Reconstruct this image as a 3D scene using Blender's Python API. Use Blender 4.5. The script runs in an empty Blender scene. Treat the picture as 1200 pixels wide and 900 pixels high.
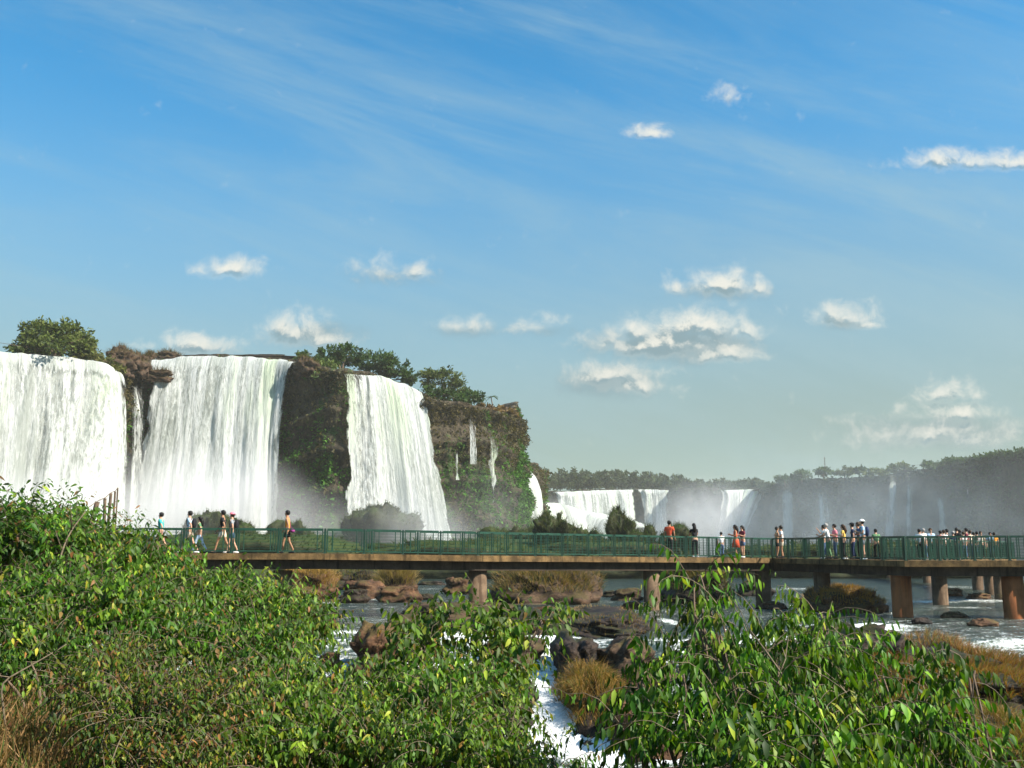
import bpy, math, random
import numpy as np
from mathutils import Vector, Matrix

sc = bpy.context.scene
COL = sc.collection
R = math.radians
# ---------------------------------------------------------------- camera
EYE = np.array([0.0, 0.0, 2.7])
F = 1177.0                       # focal length in pixels of a 1200 wide picture
PITCH = math.atan(200 / F)
cam_d = bpy.data.cameras.new('camera')
cam = bpy.data.objects.new('camera', cam_d); COL.objects.link(cam)
cam_d.sensor_width = 36; cam_d.lens = F / 1200 * 36
cam_d.clip_start = 0.1; cam_d.clip_end = 6000
cam.location = EYE; cam.rotation_euler = (R(90) + PITCH, 0, 0)
sc.camera = cam
# ---------------------------------------------------------------- light
SUN_EL, SUN_AZ = R(41), R(113)     # azimuth clockwise from +Y (97 = right, a touch behind the camera)
SUNV = Vector((math.sin(SUN_AZ) * math.cos(SUN_EL), math.cos(SUN_AZ) * math.cos(SUN_EL), math.sin(SUN_EL)))
sun_d = bpy.data.lights.new('sun', 'SUN'); sun_d.energy = 5.0; sun_d.angle = R(0.5); sun_d.color = (1.0, 0.93, 0.82)
sun = bpy.data.objects.new('sun', sun_d); COL.objects.link(sun)
sun.rotation_euler = SUNV.to_track_quat('Z', 'Y').to_euler(); sun.location = (50, -20, 60)
sc.view_settings.view_transform = 'Standard'; sc.view_settings.look = 'None'
sc.view_settings.exposure = 0.97; sc.view_settings.gamma = 1
sc.view_settings.use_curve_mapping = False
cy = sc.cycles
cy.use_denoising = True
cy.max_bounces = 8; cy.diffuse_bounces = 2; cy.glossy_bounces = 3; cy.transmission_bounces = 4
cy.transparent_max_bounces = 24; cy.volume_bounces = 2
cy.volume_step_rate = 1.0; cy.volume_max_steps = 256
cy.caustics_reflective = False; cy.caustics_refractive = False
cy.sample_clamp_indirect = 6


def ray(px, py):
    c, s = math.cos(PITCH), math.sin(PITCH)
    v = 450 - py
    return np.array([px - 600.0, F * c - v * s, F * s + v * c])


def P(px, py, Y):
    d = ray(px, py)
    return EYE + d * (Y / d[1])


def PZ(px, py, z):
    d = ray(px, py)
    return EYE + d * ((z - EYE[2]) / d[2])


# ---------------------------------------------------------------- node helpers
class NT:
    def __init__(s, tree):
        s.t = tree; s.n = tree.nodes; s.l = tree.links

    def new(s, typ, **kw):
        n = s.n.new(typ)
        for k, v in kw.items():
            setattr(n, k, v)
        return n

    def put(s, sock, v):
        if isinstance(v, bpy.types.NodeSocket):
            s.l.new(v, sock)
        elif v is not None:
            if isinstance(v, (tuple, list)) and len(v) == 3 and sock.type == 'RGBA':
                v = (*v, 1)
            sock.default_value = v

    def math(s, op, a, b=None, c=None, clamp=False):
        n = s.new('ShaderNodeMath', operation=op); n.use_clamp = clamp
        s.put(n.inputs[0], a); s.put(n.inputs[1], b); s.put(n.inputs[2], c)
        return n.outputs[0]

    def noise(s, vec, scale, detail=4, rough=0.55, dist=0.0):
        n = s.new('ShaderNodeTexNoise')
        s.put(n.inputs['Vector'], vec); n.inputs['Scale'].default_value = scale
        n.inputs['Detail'].default_value = detail; n.inputs['Roughness'].default_value = rough
        n.inputs['Distortion'].default_value = dist
        return n.outputs[0]

    def mapr(s, v, a, b, c=0.0, d=1.0, smooth=True):
        n = s.new('ShaderNodeMapRange'); n.interpolation_type = 'SMOOTHSTEP' if smooth else 'LINEAR'
        s.put(n.inputs[0], v)
        for i, x in zip((1, 2, 3, 4), (a, b, c, d)):
            s.put(n.inputs[i], x)
        return n.outputs[0]

    def mix(s, f, a, b, blend='MIX'):
        n = s.new('ShaderNodeMix', data_type='RGBA', blend_type=blend)
        s.put(n.inputs[0], f); s.put(n.inputs[6], a); s.put(n.inputs[7], b)
        return n.outputs[2]

    def mapping(s, vec, scale=(1, 1, 1), loc=(0, 0, 0), rot=(0, 0, 0)):
        n = s.new('ShaderNodeMapping')
        s.put(n.inputs[0], vec); n.inputs['Location'].default_value = loc
        n.inputs['Rotation'].default_value = rot; n.inputs['Scale'].default_value = scale
        return n.outputs[0]

    def coord(s, what='Object'):
        return s.new('ShaderNodeTexCoord').outputs[what]

    def pos(s):
        return s.new('ShaderNodeNewGeometry').outputs['Position']

    def attr(s, name, out='Color'):
        return s.new('ShaderNodeAttribute', attribute_name=name).outputs[out]

    def bump(s, h, strength=0.5, dist=0.1):
        n = s.new('ShaderNodeBump'); n.inputs['Strength'].default_value = strength
        n.inputs['Distance'].default_value = dist; s.put(n.inputs['Height'], h)
        return n.outputs[0]

    def sep(s, v):
        n = s.new('ShaderNodeSeparateXYZ'); s.put(n.inputs[0], v); return n.outputs

    def comb(s, x, y, z=0.0):
        n = s.new('ShaderNodeCombineXYZ'); s.put(n.inputs[0], x); s.put(n.inputs[1], y); s.put(n.inputs[2], z)
        return n.outputs[0]


def material(name):
    m = bpy.data.materials.new(name); m.use_nodes = True
    m.node_tree.nodes.clear()
    t = NT(m.node_tree)
    out = t.new('ShaderNodeOutputMaterial')
    return m, t, out


def principled(t, out, color, rough=0.6, normal=None, spec=0.5, metal=0.0, alpha=None, link=True):
    b = t.new('ShaderNodeBsdfPrincipled')
    t.put(b.inputs['Base Color'], color); t.put(b.inputs['Roughness'], rough)
    t.put(b.inputs['Specular IOR Level'], spec); t.put(b.inputs['Metallic'], metal)
    if normal is not None: t.put(b.inputs['Normal'], normal)
    if alpha is not None: t.put(b.inputs['Alpha'], alpha)
    if link: t.l.new(b.outputs[0], out.inputs['Surface'])
    return b


# ---------------------------------------------------------------- sky
W = bpy.data.worlds.new('World'); sc.world = W; W.use_nodes = True
W.node_tree.nodes.clear()
t = NT(W.node_tree)
wout = t.new('ShaderNodeOutputWorld'); bg = t.new('ShaderNodeBackground')
sky = t.new('ShaderNodeTexSky', sky_type='NISHITA')
sky.sun_disc = False; sky.sun_elevation = SUN_EL; sky.sun_rotation = SUN_AZ
sky.air_density = 1.0; sky.dust_density = 0.6; sky.ozone_density = 2.0; sky.altitude = 100
gen = t.coord('Generated')
gx, gy, gz = t.sep(gen)
gyc = t.math('MAXIMUM', gy, 0.05)
U = t.math('DIVIDE', gx, gyc); V = t.math('DIVIDE', gz, gyc)
# (px, py, half width, half height, weight) in the photograph's own pixels, turned into directions
CLOUDS = [(265, 315, 36, 13, 1.0), (228, 404, 36, 14, .9), (175, 405, 14, 8, .45), (345, 388, 34, 20, .95), (385, 398, 26, 10, .8),
          (455, 319, 30, 12, .42), (492, 319, 12, 10, .62), (536, 382, 26, 9, .55), (626, 384, 22, 9, .55), (648, 376, 15, 10, .7),
          (766, 156, 26, 9, .75), (855, 113, 15, 10, .42), (1125, 190, 66, 13, .85), (1190, 190, 50, 12, .9),
          (793, 336, 16, 11, .7), (845, 334, 38, 15, .95), (886, 338, 13, 12, .7),
          (745, 392, 24, 18, .95), (825, 382, 46, 20, 1.0), (872, 388, 24, 14, .9), (770, 405, 75, 18, .95), (850, 415, 42, 12, .8),
          (720, 440, 50, 15, .75), (745, 452, 34, 11, .65), (995, 372, 30, 15, .95), (1020, 380, 20, 7, .6),
          (1115, 462, 36, 12, .7), (1125, 484, 40, 11, .75), (1085, 488, 40, 9, .5), (1085, 508, 80, 17, .65), (1175, 515, 30, 8, .35)]
BODIES = [(790, 406, 112, 19, 1.0), (712, 447, 62, 19, .8), (1092, 506, 100, 20, .8), (368, 392, 52, 16, .75), (842, 342, 60, 10, .6), (990, 380, 24, 7, .7), (228, 410, 36, 8, .6), (640, 388, 40, 8, .5), (535, 388, 36, 8, .45), (455, 324, 44, 12, .4)]


def cloud_group(name, items, ka, kb, amp1, amp2, bell):
    grp = bpy.data.node_groups.new(name, 'ShaderNodeTree')
    for q in 'UV': grp.interface.new_socket(q, in_out='INPUT', socket_type='NodeSocketFloat')
    grp.interface.new_socket('D', in_out='OUTPUT', socket_type='NodeSocketFloat')
    g = NT(grp)
    gi = g.new('NodeGroupInput'); go = g.new('NodeGroupOutput')
    vec = g.comb(gi.outputs[0], gi.outputs[1])
    n1 = g.noise(vec, 42, 8, 0.64, 0.3)
    n2 = g.noise(g.mapping(vec, (1, 1.6, 1), (3, 5, 0)), 14, 3, 0.5)
    field = None
    for (cx, cyy, a, b, w) in items:
        d = ray(cx, cyy); u0, v0 = d[0] / d[1], d[2] / d[1]
        du = g.math('MULTIPLY', g.math('SUBTRACT', gi.outputs[0], float(u0)), F / (a * ka))
        dv = g.math('MULTIPLY', g.math('SUBTRACT', gi.outputs[1], float(v0)), F / (b * kb))
        dv = g.math('MAXIMUM', dv, g.math('MULTIPLY', dv, -bell))      # flat bases
        e = g.math('SQRT', g.math('ADD', g.math('MULTIPLY', du, du), g.math('MULTIPLY', dv, dv)))
        m_ = g.math('MULTIPLY', g.math('MAXIMUM', g.math('SUBTRACT', 1.0, e), -1.0), w)
        field = m_ if field is None else g.math('SMOOTH_MAX', field, m_, 0.12)
    nn = g.math('ADD', g.math('MULTIPLY', g.math('SUBTRACT', n1, 0.5), amp1), g.math('MULTIPLY', g.math('SUBTRACT', n2, 0.5), amp2))
    g.l.new(g.math('ADD', field, nn), go.inputs[0])
    return grp


GRP_W = cloud_group('cloud_field', CLOUDS, 1.5, 1.65, 2.1, .7, 1.7)
GRP_B = cloud_group('cloud_bodies', BODIES, 1.3, 1.4, .9, .9, 1.0)


def cloud_at(uo, vo, grp=None):
    n = t.new('ShaderNodeGroup'); n.node_tree = grp or GRP_W
    t.put(n.inputs[0], t.math('ADD', U, uo)); t.put(n.inputs[1], t.math('ADD', V, vo))
    return n.outputs[0]


D0 = cloud_at(0.0, 0.0); D1 = cloud_at(0.003, 0.010)
front = t.mapr(gy, 0.05, 0.2)
cden = t.math('MULTIPLY', t.mapr(D0, -0.10, 1.05, 0, 0.92), front)
cshade = t.math('MULTIPLY', t.mapr(t.math('SUBTRACT', D1, t.math('MULTIPLY', D0, 0.55)), 0.0, 0.42), t.mapr(D0, 0.05, .5))
ccol = t.mix(cshade, (0.47, 0.46, 0.41), (0.14, 0.20, 0.22))  # sunlit and shaded sides of the clouds are painted as two colours
# cirrus
vecs = t.comb(U, V)
ci = t.noise(t.mapping(t.mapping(vecs, (1, 1, 1), (0, 0, 0), (0, 0, R(17))), (.8, 5.0, 1), (1.3, 2.2, 0)), 2.0, 9, 0.66, 0.5)
ci2 = t.noise(t.mapping(vecs, (0.6, 1.6, 1), (4, 2, 0)), 1.7, 3, 0.5)
cir = t.math('MULTIPLY', t.mapr(ci, 0.36, 0.74), t.mapr(ci2, 0.3, 0.7, 0.35, 0.85))
hor = t.mapr(gz, 0.06, 0.46, 1, 0)
veil = t.math('MULTIPLY', hor, t.mapr(ci2, 0.2, 0.8, 0.8, 1.0))
hsv = t.new('ShaderNodeHueSaturation'); hsv.inputs['Saturation'].default_value = 1.38; hsv.inputs['Value'].default_value = 1.0
hsv.inputs['Hue'].default_value = 0.495
t.l.new(sky.outputs[0], hsv.inputs['Color'])
S = 0.115
skyc = t.mix(1.0, hsv.outputs[0], (S * .90, S * 1.04, S * .93), 'MULTIPLY')
c = t.mix(t.math('MULTIPLY', veil, 1.0), skyc, (0.178, 0.208, 0.178))
c = t.mix(t.math('MULTIPLY', cir, 0.66), c, (0.21, 0.30, 0.33))
bod = t.math('MULTIPLY', t.mapr(cloud_at(0.0, 0.0, GRP_B), -.05, .75, 0, .78), front)
c = t.mix(bod, c, (.135, .195, .215))
c = t.mix(cden, c, ccol)
inv = t.mix(1.0, c, (1 / S, 1 / S, 1 / S), 'MULTIPLY')
t.l.new(inv, bg.inputs['Color']); bg.inputs['Strength'].default_value = S
t.l.new(bg.outputs[0], wout.inputs['Surface'])

# ---------------------------------------------------------------- noise
rng = np.random.default_rng(7)
random.seed(7)


def _hash(ix, iy, iz):
    h = (ix * 374761393 + iy * 668265263 + iz * 2147483647) & 0xffffffff
    h = ((h ^ (h >> 13)) * 1274126177) & 0xffffffff
    h = ((h ^ (h >> 16)) * 2246822519) & 0xffffffff
    h = h ^ (h >> 15)
    return h.astype(np.float64) / 4294967295.0


def vnoise(x, y, z):
    x, y, z = np.broadcast_arrays(np.asarray(x, float), np.asarray(y, float), np.asarray(z, float))
    ix, iy, iz = np.floor(x).astype(np.int64), np.floor(y).astype(np.int64), np.floor(z).astype(np.int64)
    fx, fy, fz = x - ix, y - iy, z - iz
    fx = fx * fx * (3 - 2 * fx); fy = fy * fy * (3 - 2 * fy); fz = fz * fz * (3 - 2 * fz)
    r = 0
    for a in (0, 1):
        wa = fx if a else 1 - fx
        for b in (0, 1):
            wb = fy if b else 1 - fy
            for c_ in (0, 1):
                wc = fz if c_ else 1 - fz
                r = r + wa * wb * wc * _hash(ix + a, iy + b, iz + c_)
    return r * 2 - 1


def fbm(x, y, z=0.0, o=4, g=0.5):
    r, a, s = 0, 1.0, 0
    for i in range(o):
        r = r + a * vnoise(np.asarray(x) * 2 ** i + 17.3 * i, np.asarray(y) * 2 ** i - 9.1 * i, np.asarray(z) * 2 ** i + 3.7 * i)
        s += a; a *= g
    return r / s


def sstep(a, b, x):
    q = np.clip((np.asarray(x, float) - a) / (b - a), 0, 1)
    return q * q * (3 - 2 * q)


# ---------------------------------------------------------------- mesh helpers
def link(name, me, parent=None, mat=None):
    o = bpy.data.objects.new(name, me); COL.objects.link(o)
    if parent is not None: o.parent = parent
    if mat is not None:
        for m in (mat if isinstance(mat, (list, tuple)) else [mat]): me.materials.append(m)
    return o


def raw_mesh(name, V_, quads=None, tris=None, smooth=True, colors=None, uv=None, fattr=None):
    me = bpy.data.meshes.new(name)
    V_ = np.asarray(V_, np.float32).reshape(-1, 3)
    me.vertices.add(len(V_)); me.vertices.foreach_set('co', V_.ravel())
    idx, starts, n = [], [], 0
    if quads is not None and len(quads):
        q = np.asarray(quads, np.int32).reshape(-1, 4); idx.append(q.ravel())
        starts.append(np.arange(len(q)) * 4); n = len(q) * 4
    if tris is not None and len(tris):
        q = np.asarray(tris, np.int32).reshape(-1, 3); idx.append(q.ravel())
        starts.append(n + np.arange(len(q)) * 3)
    idx = np.concatenate(idx); starts = np.concatenate(starts).astype(np.int32)
    me.loops.add(len(idx)); me.loops.foreach_set('vertex_index', idx.astype(np.int32))
    me.polygons.add(len(starts)); me.polygons.foreach_set('loop_start', starts)
    if colors is not None:
        a = me.color_attributes.new('Col', 'FLOAT_COLOR', 'POINT')
        c_ = np.ones((len(V_), 4), np.float32); c_[:, :colors.shape[1]] = colors
        a.data.foreach_set('color', c_.ravel())
    if fattr:
        for k, v in fattr.items():
            a = me.attributes.new(k, 'FLOAT', 'POINT'); a.data.foreach_set('value', np.asarray(v, np.float32).ravel())
    me.update(calc_edges=True); me.validate()
    if uv is not None:
        l = me.uv_layers.new(name='UVMap')
        vi = np.zeros(len(me.loops), np.int32); me.loops.foreach_get('vertex_index', vi)
        l.data.foreach_set('uv', np.asarray(uv, np.float32)[vi].ravel())
    me.polygons.foreach_set('use_smooth', np.full(len(me.polygons), smooth))
    return me


def grid_quads(nu, nv, wrap=False):
    i = np.arange(nu if wrap else nu - 1); j = np.arange(nv - 1)
    I, J = np.meshgrid(i, j, indexing='ij'); I2 = (I + 1) % nu
    return np.stack([I * nv + J, I2 * nv + J, I2 * nv + J + 1, I * nv + J + 1], -1).reshape(-1, 4)


class MB:
    """collects boxes, bars and tubes into one mesh"""
    def __init__(s): s.v, s.q, s.t, s.n = [], [], [], 0

    def add(s, v, q=None, tr=None):
        v = np.asarray(v, float).reshape(-1, 3)
        s.v.append(v)
        if q is not None: s.q.append(np.asarray(q).reshape(-1, 4) + s.n)
        if tr is not None: s.t.append(np.asarray(tr).reshape(-1, 3) + s.n)
        s.n += len(v)

    def box(s, c_, size, ax=None):
        c_ = np.asarray(c_, float); h = np.asarray(size, float) / 2
        k = np.array([[x, y, z] for x in (-1, 1) for y in (-1, 1) for z in (-1, 1)], float) * h
        if ax is not None: k = k @ np.asarray(ax, float)
        s.add(k + c_, [[0, 1, 3, 2], [4, 6, 7, 5], [0, 4, 5, 1], [2, 3, 7, 6], [0, 2, 6, 4], [1, 5, 7, 3]])

    def bar(s, a, b, w, h=None):
        a, b = np.asarray(a, float), np.asarray(b, float); h = h or w
        d = b - a; L = np.linalg.norm(d); d = d / L
        up = np.array([0, 0, 1.0]) if abs(d[2]) < .95 else np.array([1.0, 0, 0])
        side = np.cross(up, d); side /= np.linalg.norm(side); up = np.cross(d, side)
        s.box((a + b) / 2, (L, w, h), np.array([d, side, up]))

    def tube(s, pts, rad, n=8, cap=True):
        pts = np.asarray(pts, float); m = len(pts)
        rad = np.broadcast_to(np.asarray(rad, float), (m,))
        T = np.gradient(pts, axis=0); T /= np.linalg.norm(T, axis=1)[:, None] + 1e-9
        ref = np.array([0, 0, 1.0]) if abs(T[0][2]) < .9 else np.array([1.0, 0, 0])
        vs = []
        sd = np.cross(T[0], ref); sd /= np.linalg.norm(sd)
        ang = np.arange(n) * 2 * np.pi / n
        for i in range(m):
            sd = sd - T[i] * np.dot(sd, T[i]); sd /= np.linalg.norm(sd) + 1e-9
            w = np.cross(T[i], sd)
            vs.append(pts[i] + rad[i] * (np.cos(ang)[:, None] * sd + np.sin(ang)[:, None] * w))
        q = []
        for i in range(m - 1):
            for k in range(n):
                q.append([i * n + k, i * n + (k + 1) % n, (i + 1) * n + (k + 1) % n, (i + 1) * n + k])
        base = s.n
        s.add(np.concatenate(vs), q)
        if cap:
            tr = []
            for k in range(1, n - 1):
                tr.append([0, k + 1, k]); tr.append([(m - 1) * n, (m - 1) * n + k, (m - 1) * n + k + 1])
            s.t.append(np.asarray(tr) + base)

    def build(s, name, mat, parent=None, smooth=False, colors=None):
        me = raw_mesh(name, np.concatenate(s.v), np.concatenate(s.q) if s.q else None, np.concatenate(s.t) if s.t else None, smooth, colors)
        return link(name, me, parent, mat)


def empty(name, loc=(0, 0, 0), rz=0.0):
    o = bpy.data.objects.new(name, None); COL.objects.link(o)
    o.location = [float(q) for q in loc]; o.rotation_euler.z = rz; o.empty_display_size = 0.3
    return o


def tag(o, label=None, cat=None, group=None, kind=None):
    if label: o['label'] = label
    if cat: o['category'] = cat
    if group: o['group'] = group
    if kind: o['kind'] = kind
    return o


def resample(pts, n):
    pts = np.asarray(pts, float); d = np.r_[0, np.cumsum(np.linalg.norm(np.diff(pts, axis=0), axis=1))]
    s_ = np.linspace(0, d[-1], n)
    return np.stack([np.interp(s_, d, pts[:, k]) for k in range(pts.shape[1])], 1), s_


def smooth_path(pts, n, k=3):
    p, s_ = resample(pts, n)
    for _ in range(k):
        p[1:-1] = (p[:-2] + 2 * p[1:-1] + p[2:]) / 4
    return p, s_
# ---------------------------------------------------------------- materials of the setting
def mat_cliff(shade=1.0, green=1.0):
    m, t, out = material('basalt_cliff')
    p = t.pos()
    a = t.noise(t.mapping(p, (1, 1, .45)), 0.09, 5, .6)
    b = t.noise(t.mapping(p, (1, 1, .5)), 0.9, 7, .7)
    vst = t.noise(t.mapping(p, (1, 1, .12)), 0.45, 5, .6)
    fine = t.noise(p, 3.5, 5, .7)
    rock = t.mix(t.mapr(b, .35, .66), (.014, .012, .008), (.115, .09, .055))
    rock = t.mix(t.mapr(vst, .45, .7, 0, .75), rock, (.135, .105, .065))
    rock = t.mix(t.mapr(fine, .35, .6, .55, 0), rock, (.02, .016, .013))
    z = t.sep(p)[2]
    lowz = t.mapr(z, 6, 30, .06, -.06)
    gmask = t.mapr(t.math('ADD', t.math('ADD', t.math('MULTIPLY', a, .75), t.math('MULTIPLY', vst, .45)), t.math('ADD', lowz, t.math('MULTIPLY', t.math('SUBTRACT', b, .5), .7))), .68 - .06 * green, .78 - .06 * green)
    grn = t.mix(t.mapr(fine, .35, .65), (.015, .035, .008), (.05, .12, .018))
    col = t.mix(t.math('MULTIPLY', gmask, .9), rock, grn)
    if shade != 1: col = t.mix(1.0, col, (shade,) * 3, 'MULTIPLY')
    principled(t, out, col, .85, t.bump(b, .9, 1.2), spec=.25)
    return m


def mat_fall(streak=1.0, thin=0.0, tint=(.94, .955, .93), amax=1.0):
    m, t, out = material('falling_water')
    uv = t.coord('UV'); x, y, _ = t.sep(uv)
    big = t.noise(t.comb(t.math('MULTIPLY', x, .17), t.math('MULTIPLY', y, .016)), 1.0, 4, .55)
    mid = t.noise(t.comb(t.math('MULTIPLY', x, .9), t.math('MULTIPLY', y, .05), 3.0), 1.0, 6, .65, .3)
    lace = t.noise(t.comb(t.math('MULTIPLY', x, 2.8), t.math('MULTIPLY', y, .55), 8.0), 1.0, 6, .8, .6)
    ad = t.attr('dens', 'Fac')
    s_ = t.math('ADD', t.math('MULTIPLY', big, .9), t.math('ADD', t.math('MULTIPLY', mid, .7), t.math('MULTIPLY', lace, .75)))
    
    dark = t.mapr(s_, 1.0, 1.34, 1, 0)
    col = t.mix(t.math('MULTIPLY', dark, min(.95, .60 * streak)), tint, (.20, .25, .19))
    gm = t.math('MULTIPLY', t.mapr(big, .5, .64), t.mapr(y, 0, 22, .75, .15))
    col = t.mix(gm, col, (.72, .84, .58), 'MULTIPLY')
    al = t.math('ADD', t.math('SUBTRACT', s_, 1.18 + thin), t.math('MULTIPLY', ad, 1.0))
    al = t.mapr(al, -.12, .16, 0, 1) if amax == 1 else t.mapr(al, -.25, .95, 0, amax)
    d = t.new('ShaderNodeBsdfDiffuse'); t.put(d.inputs[0], col)
    nb = t.bump(t.math('ADD', mid, t.math('MULTIPLY', lace, .6)), .8, .9); t.put(d.inputs['Normal'], nb)
    tl = t.new('ShaderNodeBsdfTranslucent'); t.put(tl.inputs[0], col)
    mx = t.new('ShaderNodeMixShader'); mx.inputs[0].default_value = .35
    t.l.new(d.outputs[0], mx.inputs[1]); t.l.new(tl.outputs[0], mx.inputs[2])
    tr = t.new('ShaderNodeBsdfTransparent')
    m2 = t.new('ShaderNodeMixShader'); t.put(m2.inputs[0], al)
    t.l.new(tr.outputs[0], m2.inputs[1]); t.l.new(mx.outputs[0], m2.inputs[2])
    t.l.new(m2.outputs[0], out.inputs['Surface'])
    return m


def mat_foliage(name='leaves', trans=.4, rough=.42, spec=.5):
    m, t, out = material(name)
    col = t.attr('Col')
    b = principled(t, out, col, rough, spec=spec, link=False)
    tl = t.new('ShaderNodeBsdfTranslucent')
    t.put(tl.inputs[0], t.mix(1.0, col, (1.6, 1.7, .35), 'MULTIPLY'))
    mx = t.new('ShaderNodeMixShader'); mx.inputs[0].default_value = trans
    t.l.new(b.outputs[0], mx.inputs[1]); t.l.new(tl.outputs[0], mx.inputs[2]); t.l.new(mx.outputs[0], out.inputs['Surface'])
    return m


def mat_simple(name, col, rough=.6, var=.25, scale=8, spec=.4, metal=0.0, bump=.15):
    m, t, out = material(name)
    n = t.noise(t.coord('Object'), scale, 5, .6)
    c1 = tuple(max(0, q * (1 - var)) for q in col); c2 = tuple(q * (1 + var) for q in col)
    principled(t, out, t.mix(t.mapr(n, .3, .7), c1, c2), rough, t.bump(n, bump, .02), spec=spec, metal=metal)
    return m


def mat_rock(name, dark, light, moss, mossamt=.5, wet=0.2):
    m, t, out = material(name)
    p = t.pos()
    a = t.noise(t.mapping(p, (1, 1, 1.6)), 1.3, 7, .65); b = t.noise(p, 7, 6, .7); c_ = t.noise(p, .6, 4, .5)
    crack = t.new('ShaderNodeTexVoronoi', feature='DISTANCE_TO_EDGE'); t.put(crack.inputs['Vector'], t.mapping(p, (1, 1, 2.2))); crack.inputs['Scale'].default_value = 1.1
    col = t.mix(t.mapr(a, .32, .68), dark, light)
    col = t.mix(t.mapr(b, .3, .55, .6, 0), col, tuple(q * .35 for q in dark))
    col = t.mix(t.mapr(crack.outputs[0], 0, .035, .7, 0), col, tuple(q * .3 for q in dark))
    nz = t.sep(t.new('ShaderNodeNewGeometry').outputs['Normal'])[2]
    mm = t.math('MULTIPLY', t.mapr(nz, .45, .85), t.mapr(c_, .5 - .25 * mossamt, .62 - .2 * mossamt))
    col = t.mix(t.math('MULTIPLY', mm, .85), col, moss)
    h = t.math('ADD', t.math('MULTIPLY', a, 1.0), t.math('MULTIPLY', b, .35))
    principled(t, out, col, .75 - wet * .4, t.bump(h, .9, .12), spec=.15)
    return m


M_CLIFF = mat_cliff()
M_CLIFF_FAR = mat_cliff(.5, .4)  # darkened copy of the rock, the far cliffs' shade put into its colour
M_FALL = mat_fall(1.0)
M_FALL_THIN = mat_fall(1.1, .1)
M_VEIL_FAR = mat_fall(.4, 0, amax=.75)
M_FALL_FAR = mat_fall(1.15)
M_LEAF = mat_foliage('shrub_leaves', .26, .5, .22)
M_FAR_LEAF = mat_foliage('tree_leaves', .25, .6, .2)
M_GRASS = mat_foliage('grass_blades', .3, .6, .25)
M_BARK = mat_simple('bark', (.13, .09, .06), .85, .4, 14)
M_TWIG = mat_simple('twig_bark', (.13, .10, .06), .8, .4, 30)
M_ROCK = mat_rock('river_rock', (.022, .015, .011), (.115, .07, .042), (.07, .055, .02), .35, .2)
M_ROCK_RED = mat_rock('red_brown_rock', (.03, .017, .011), (.17, .088, .045), (.09, .065, .022), .4, .1)
M_ROCK_DARK = mat_rock('wet_dark_rock', (.010, .008, .007), (.055, .037, .026), (.035, .035, .012), .3, .4)
M_ROCK_GREEN = mat_rock('mossy_rock', (.016, .02, .009), (.05, .055, .02), (.035, .055, .012), 1.0, .1)

# ---------------------------------------------------------------- terrain, river
def water_level(y):
    y = np.asarray(y, float)
    return np.interp(y, [0, 16, 21, 24.6, 26.2, 28, 30.2, 31.0, 33.0, 33.8], [-2.2, -2.0, -1.85, -1.65, -1.05, -.9, -.75, -.42, -.3, 0])


def bank_height(x, y):
    x = np.asarray(x, float); y = np.asarray(y, float)
    left = sstep(1.5, -5, x)
    h_right = np.interp(y, [-30, 0, 3, 6, 10, 14, 18, 40], [1.4, 1.15, .9, .1, -1.3, -2.4, -3.2, -4])
    h_left = np.interp(y, [-30, 0, 4, 8, 12, 17, 22, 27, 40], [1.5, 1.4, 1.62, 1.5, 1.2, .7, -.4, -2, -4])
    return h_right * (1 - left) + h_left * left + .12 * fbm(x * .8, y * .8, 0, 4)


def make_terrain():
    m, t, out = material('river_bed')
    n = t.noise(t.pos(), .05, 4, .5)
    principled(t, out, t.mix(n, (.03, .035, .02), (.07, .06, .04)), .9)
    v = [[-3000, -600, -6.5], [3000, -600, -6.5], [3000, 4000, -6.5], [-3000, 4000, -6.5]]
    tag(link('ground', raw_mesh('ground', v, [[0, 1, 2, 3]]), None, m), kind='structure')
    # the near bank
    xs = np.arange(-34, 30, .22); ys = np.arange(-14, 34, .22)
    X, Y = np.meshgrid(xs, ys, indexing='ij'); Z = bank_height(X, Y)
    m, t, out = material('soil_and_litter')
    p = t.pos(); a = t.noise(p, 2.2, 6, .65); b = t.noise(p, 22, 5, .75)
    col = t.mix(t.mapr(a, .35, .65), (.06, .035, .02), (.17, .085, .04)); col = t.mix(t.mapr(b, .5, .7, 0, .7), col, (.30, .19, .09))
    principled(t, out, col, .95, t.bump(b, .8, .05), spec=.1)
    me = raw_mesh('riverbank', np.stack([X, Y, Z], -1), grid_quads(len(xs), len(ys)))
    tag(link('riverbank', me, None, m), kind='structure')


FOAM = []   # (x, y, rx, ry, strength)


def foam_px(px, py, z, rxp, ry, s=1.0):
    p = PZ(px, py, z); FOAM.append((p[0], p[1], rxp * p[1] / F, ry, s))


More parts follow.
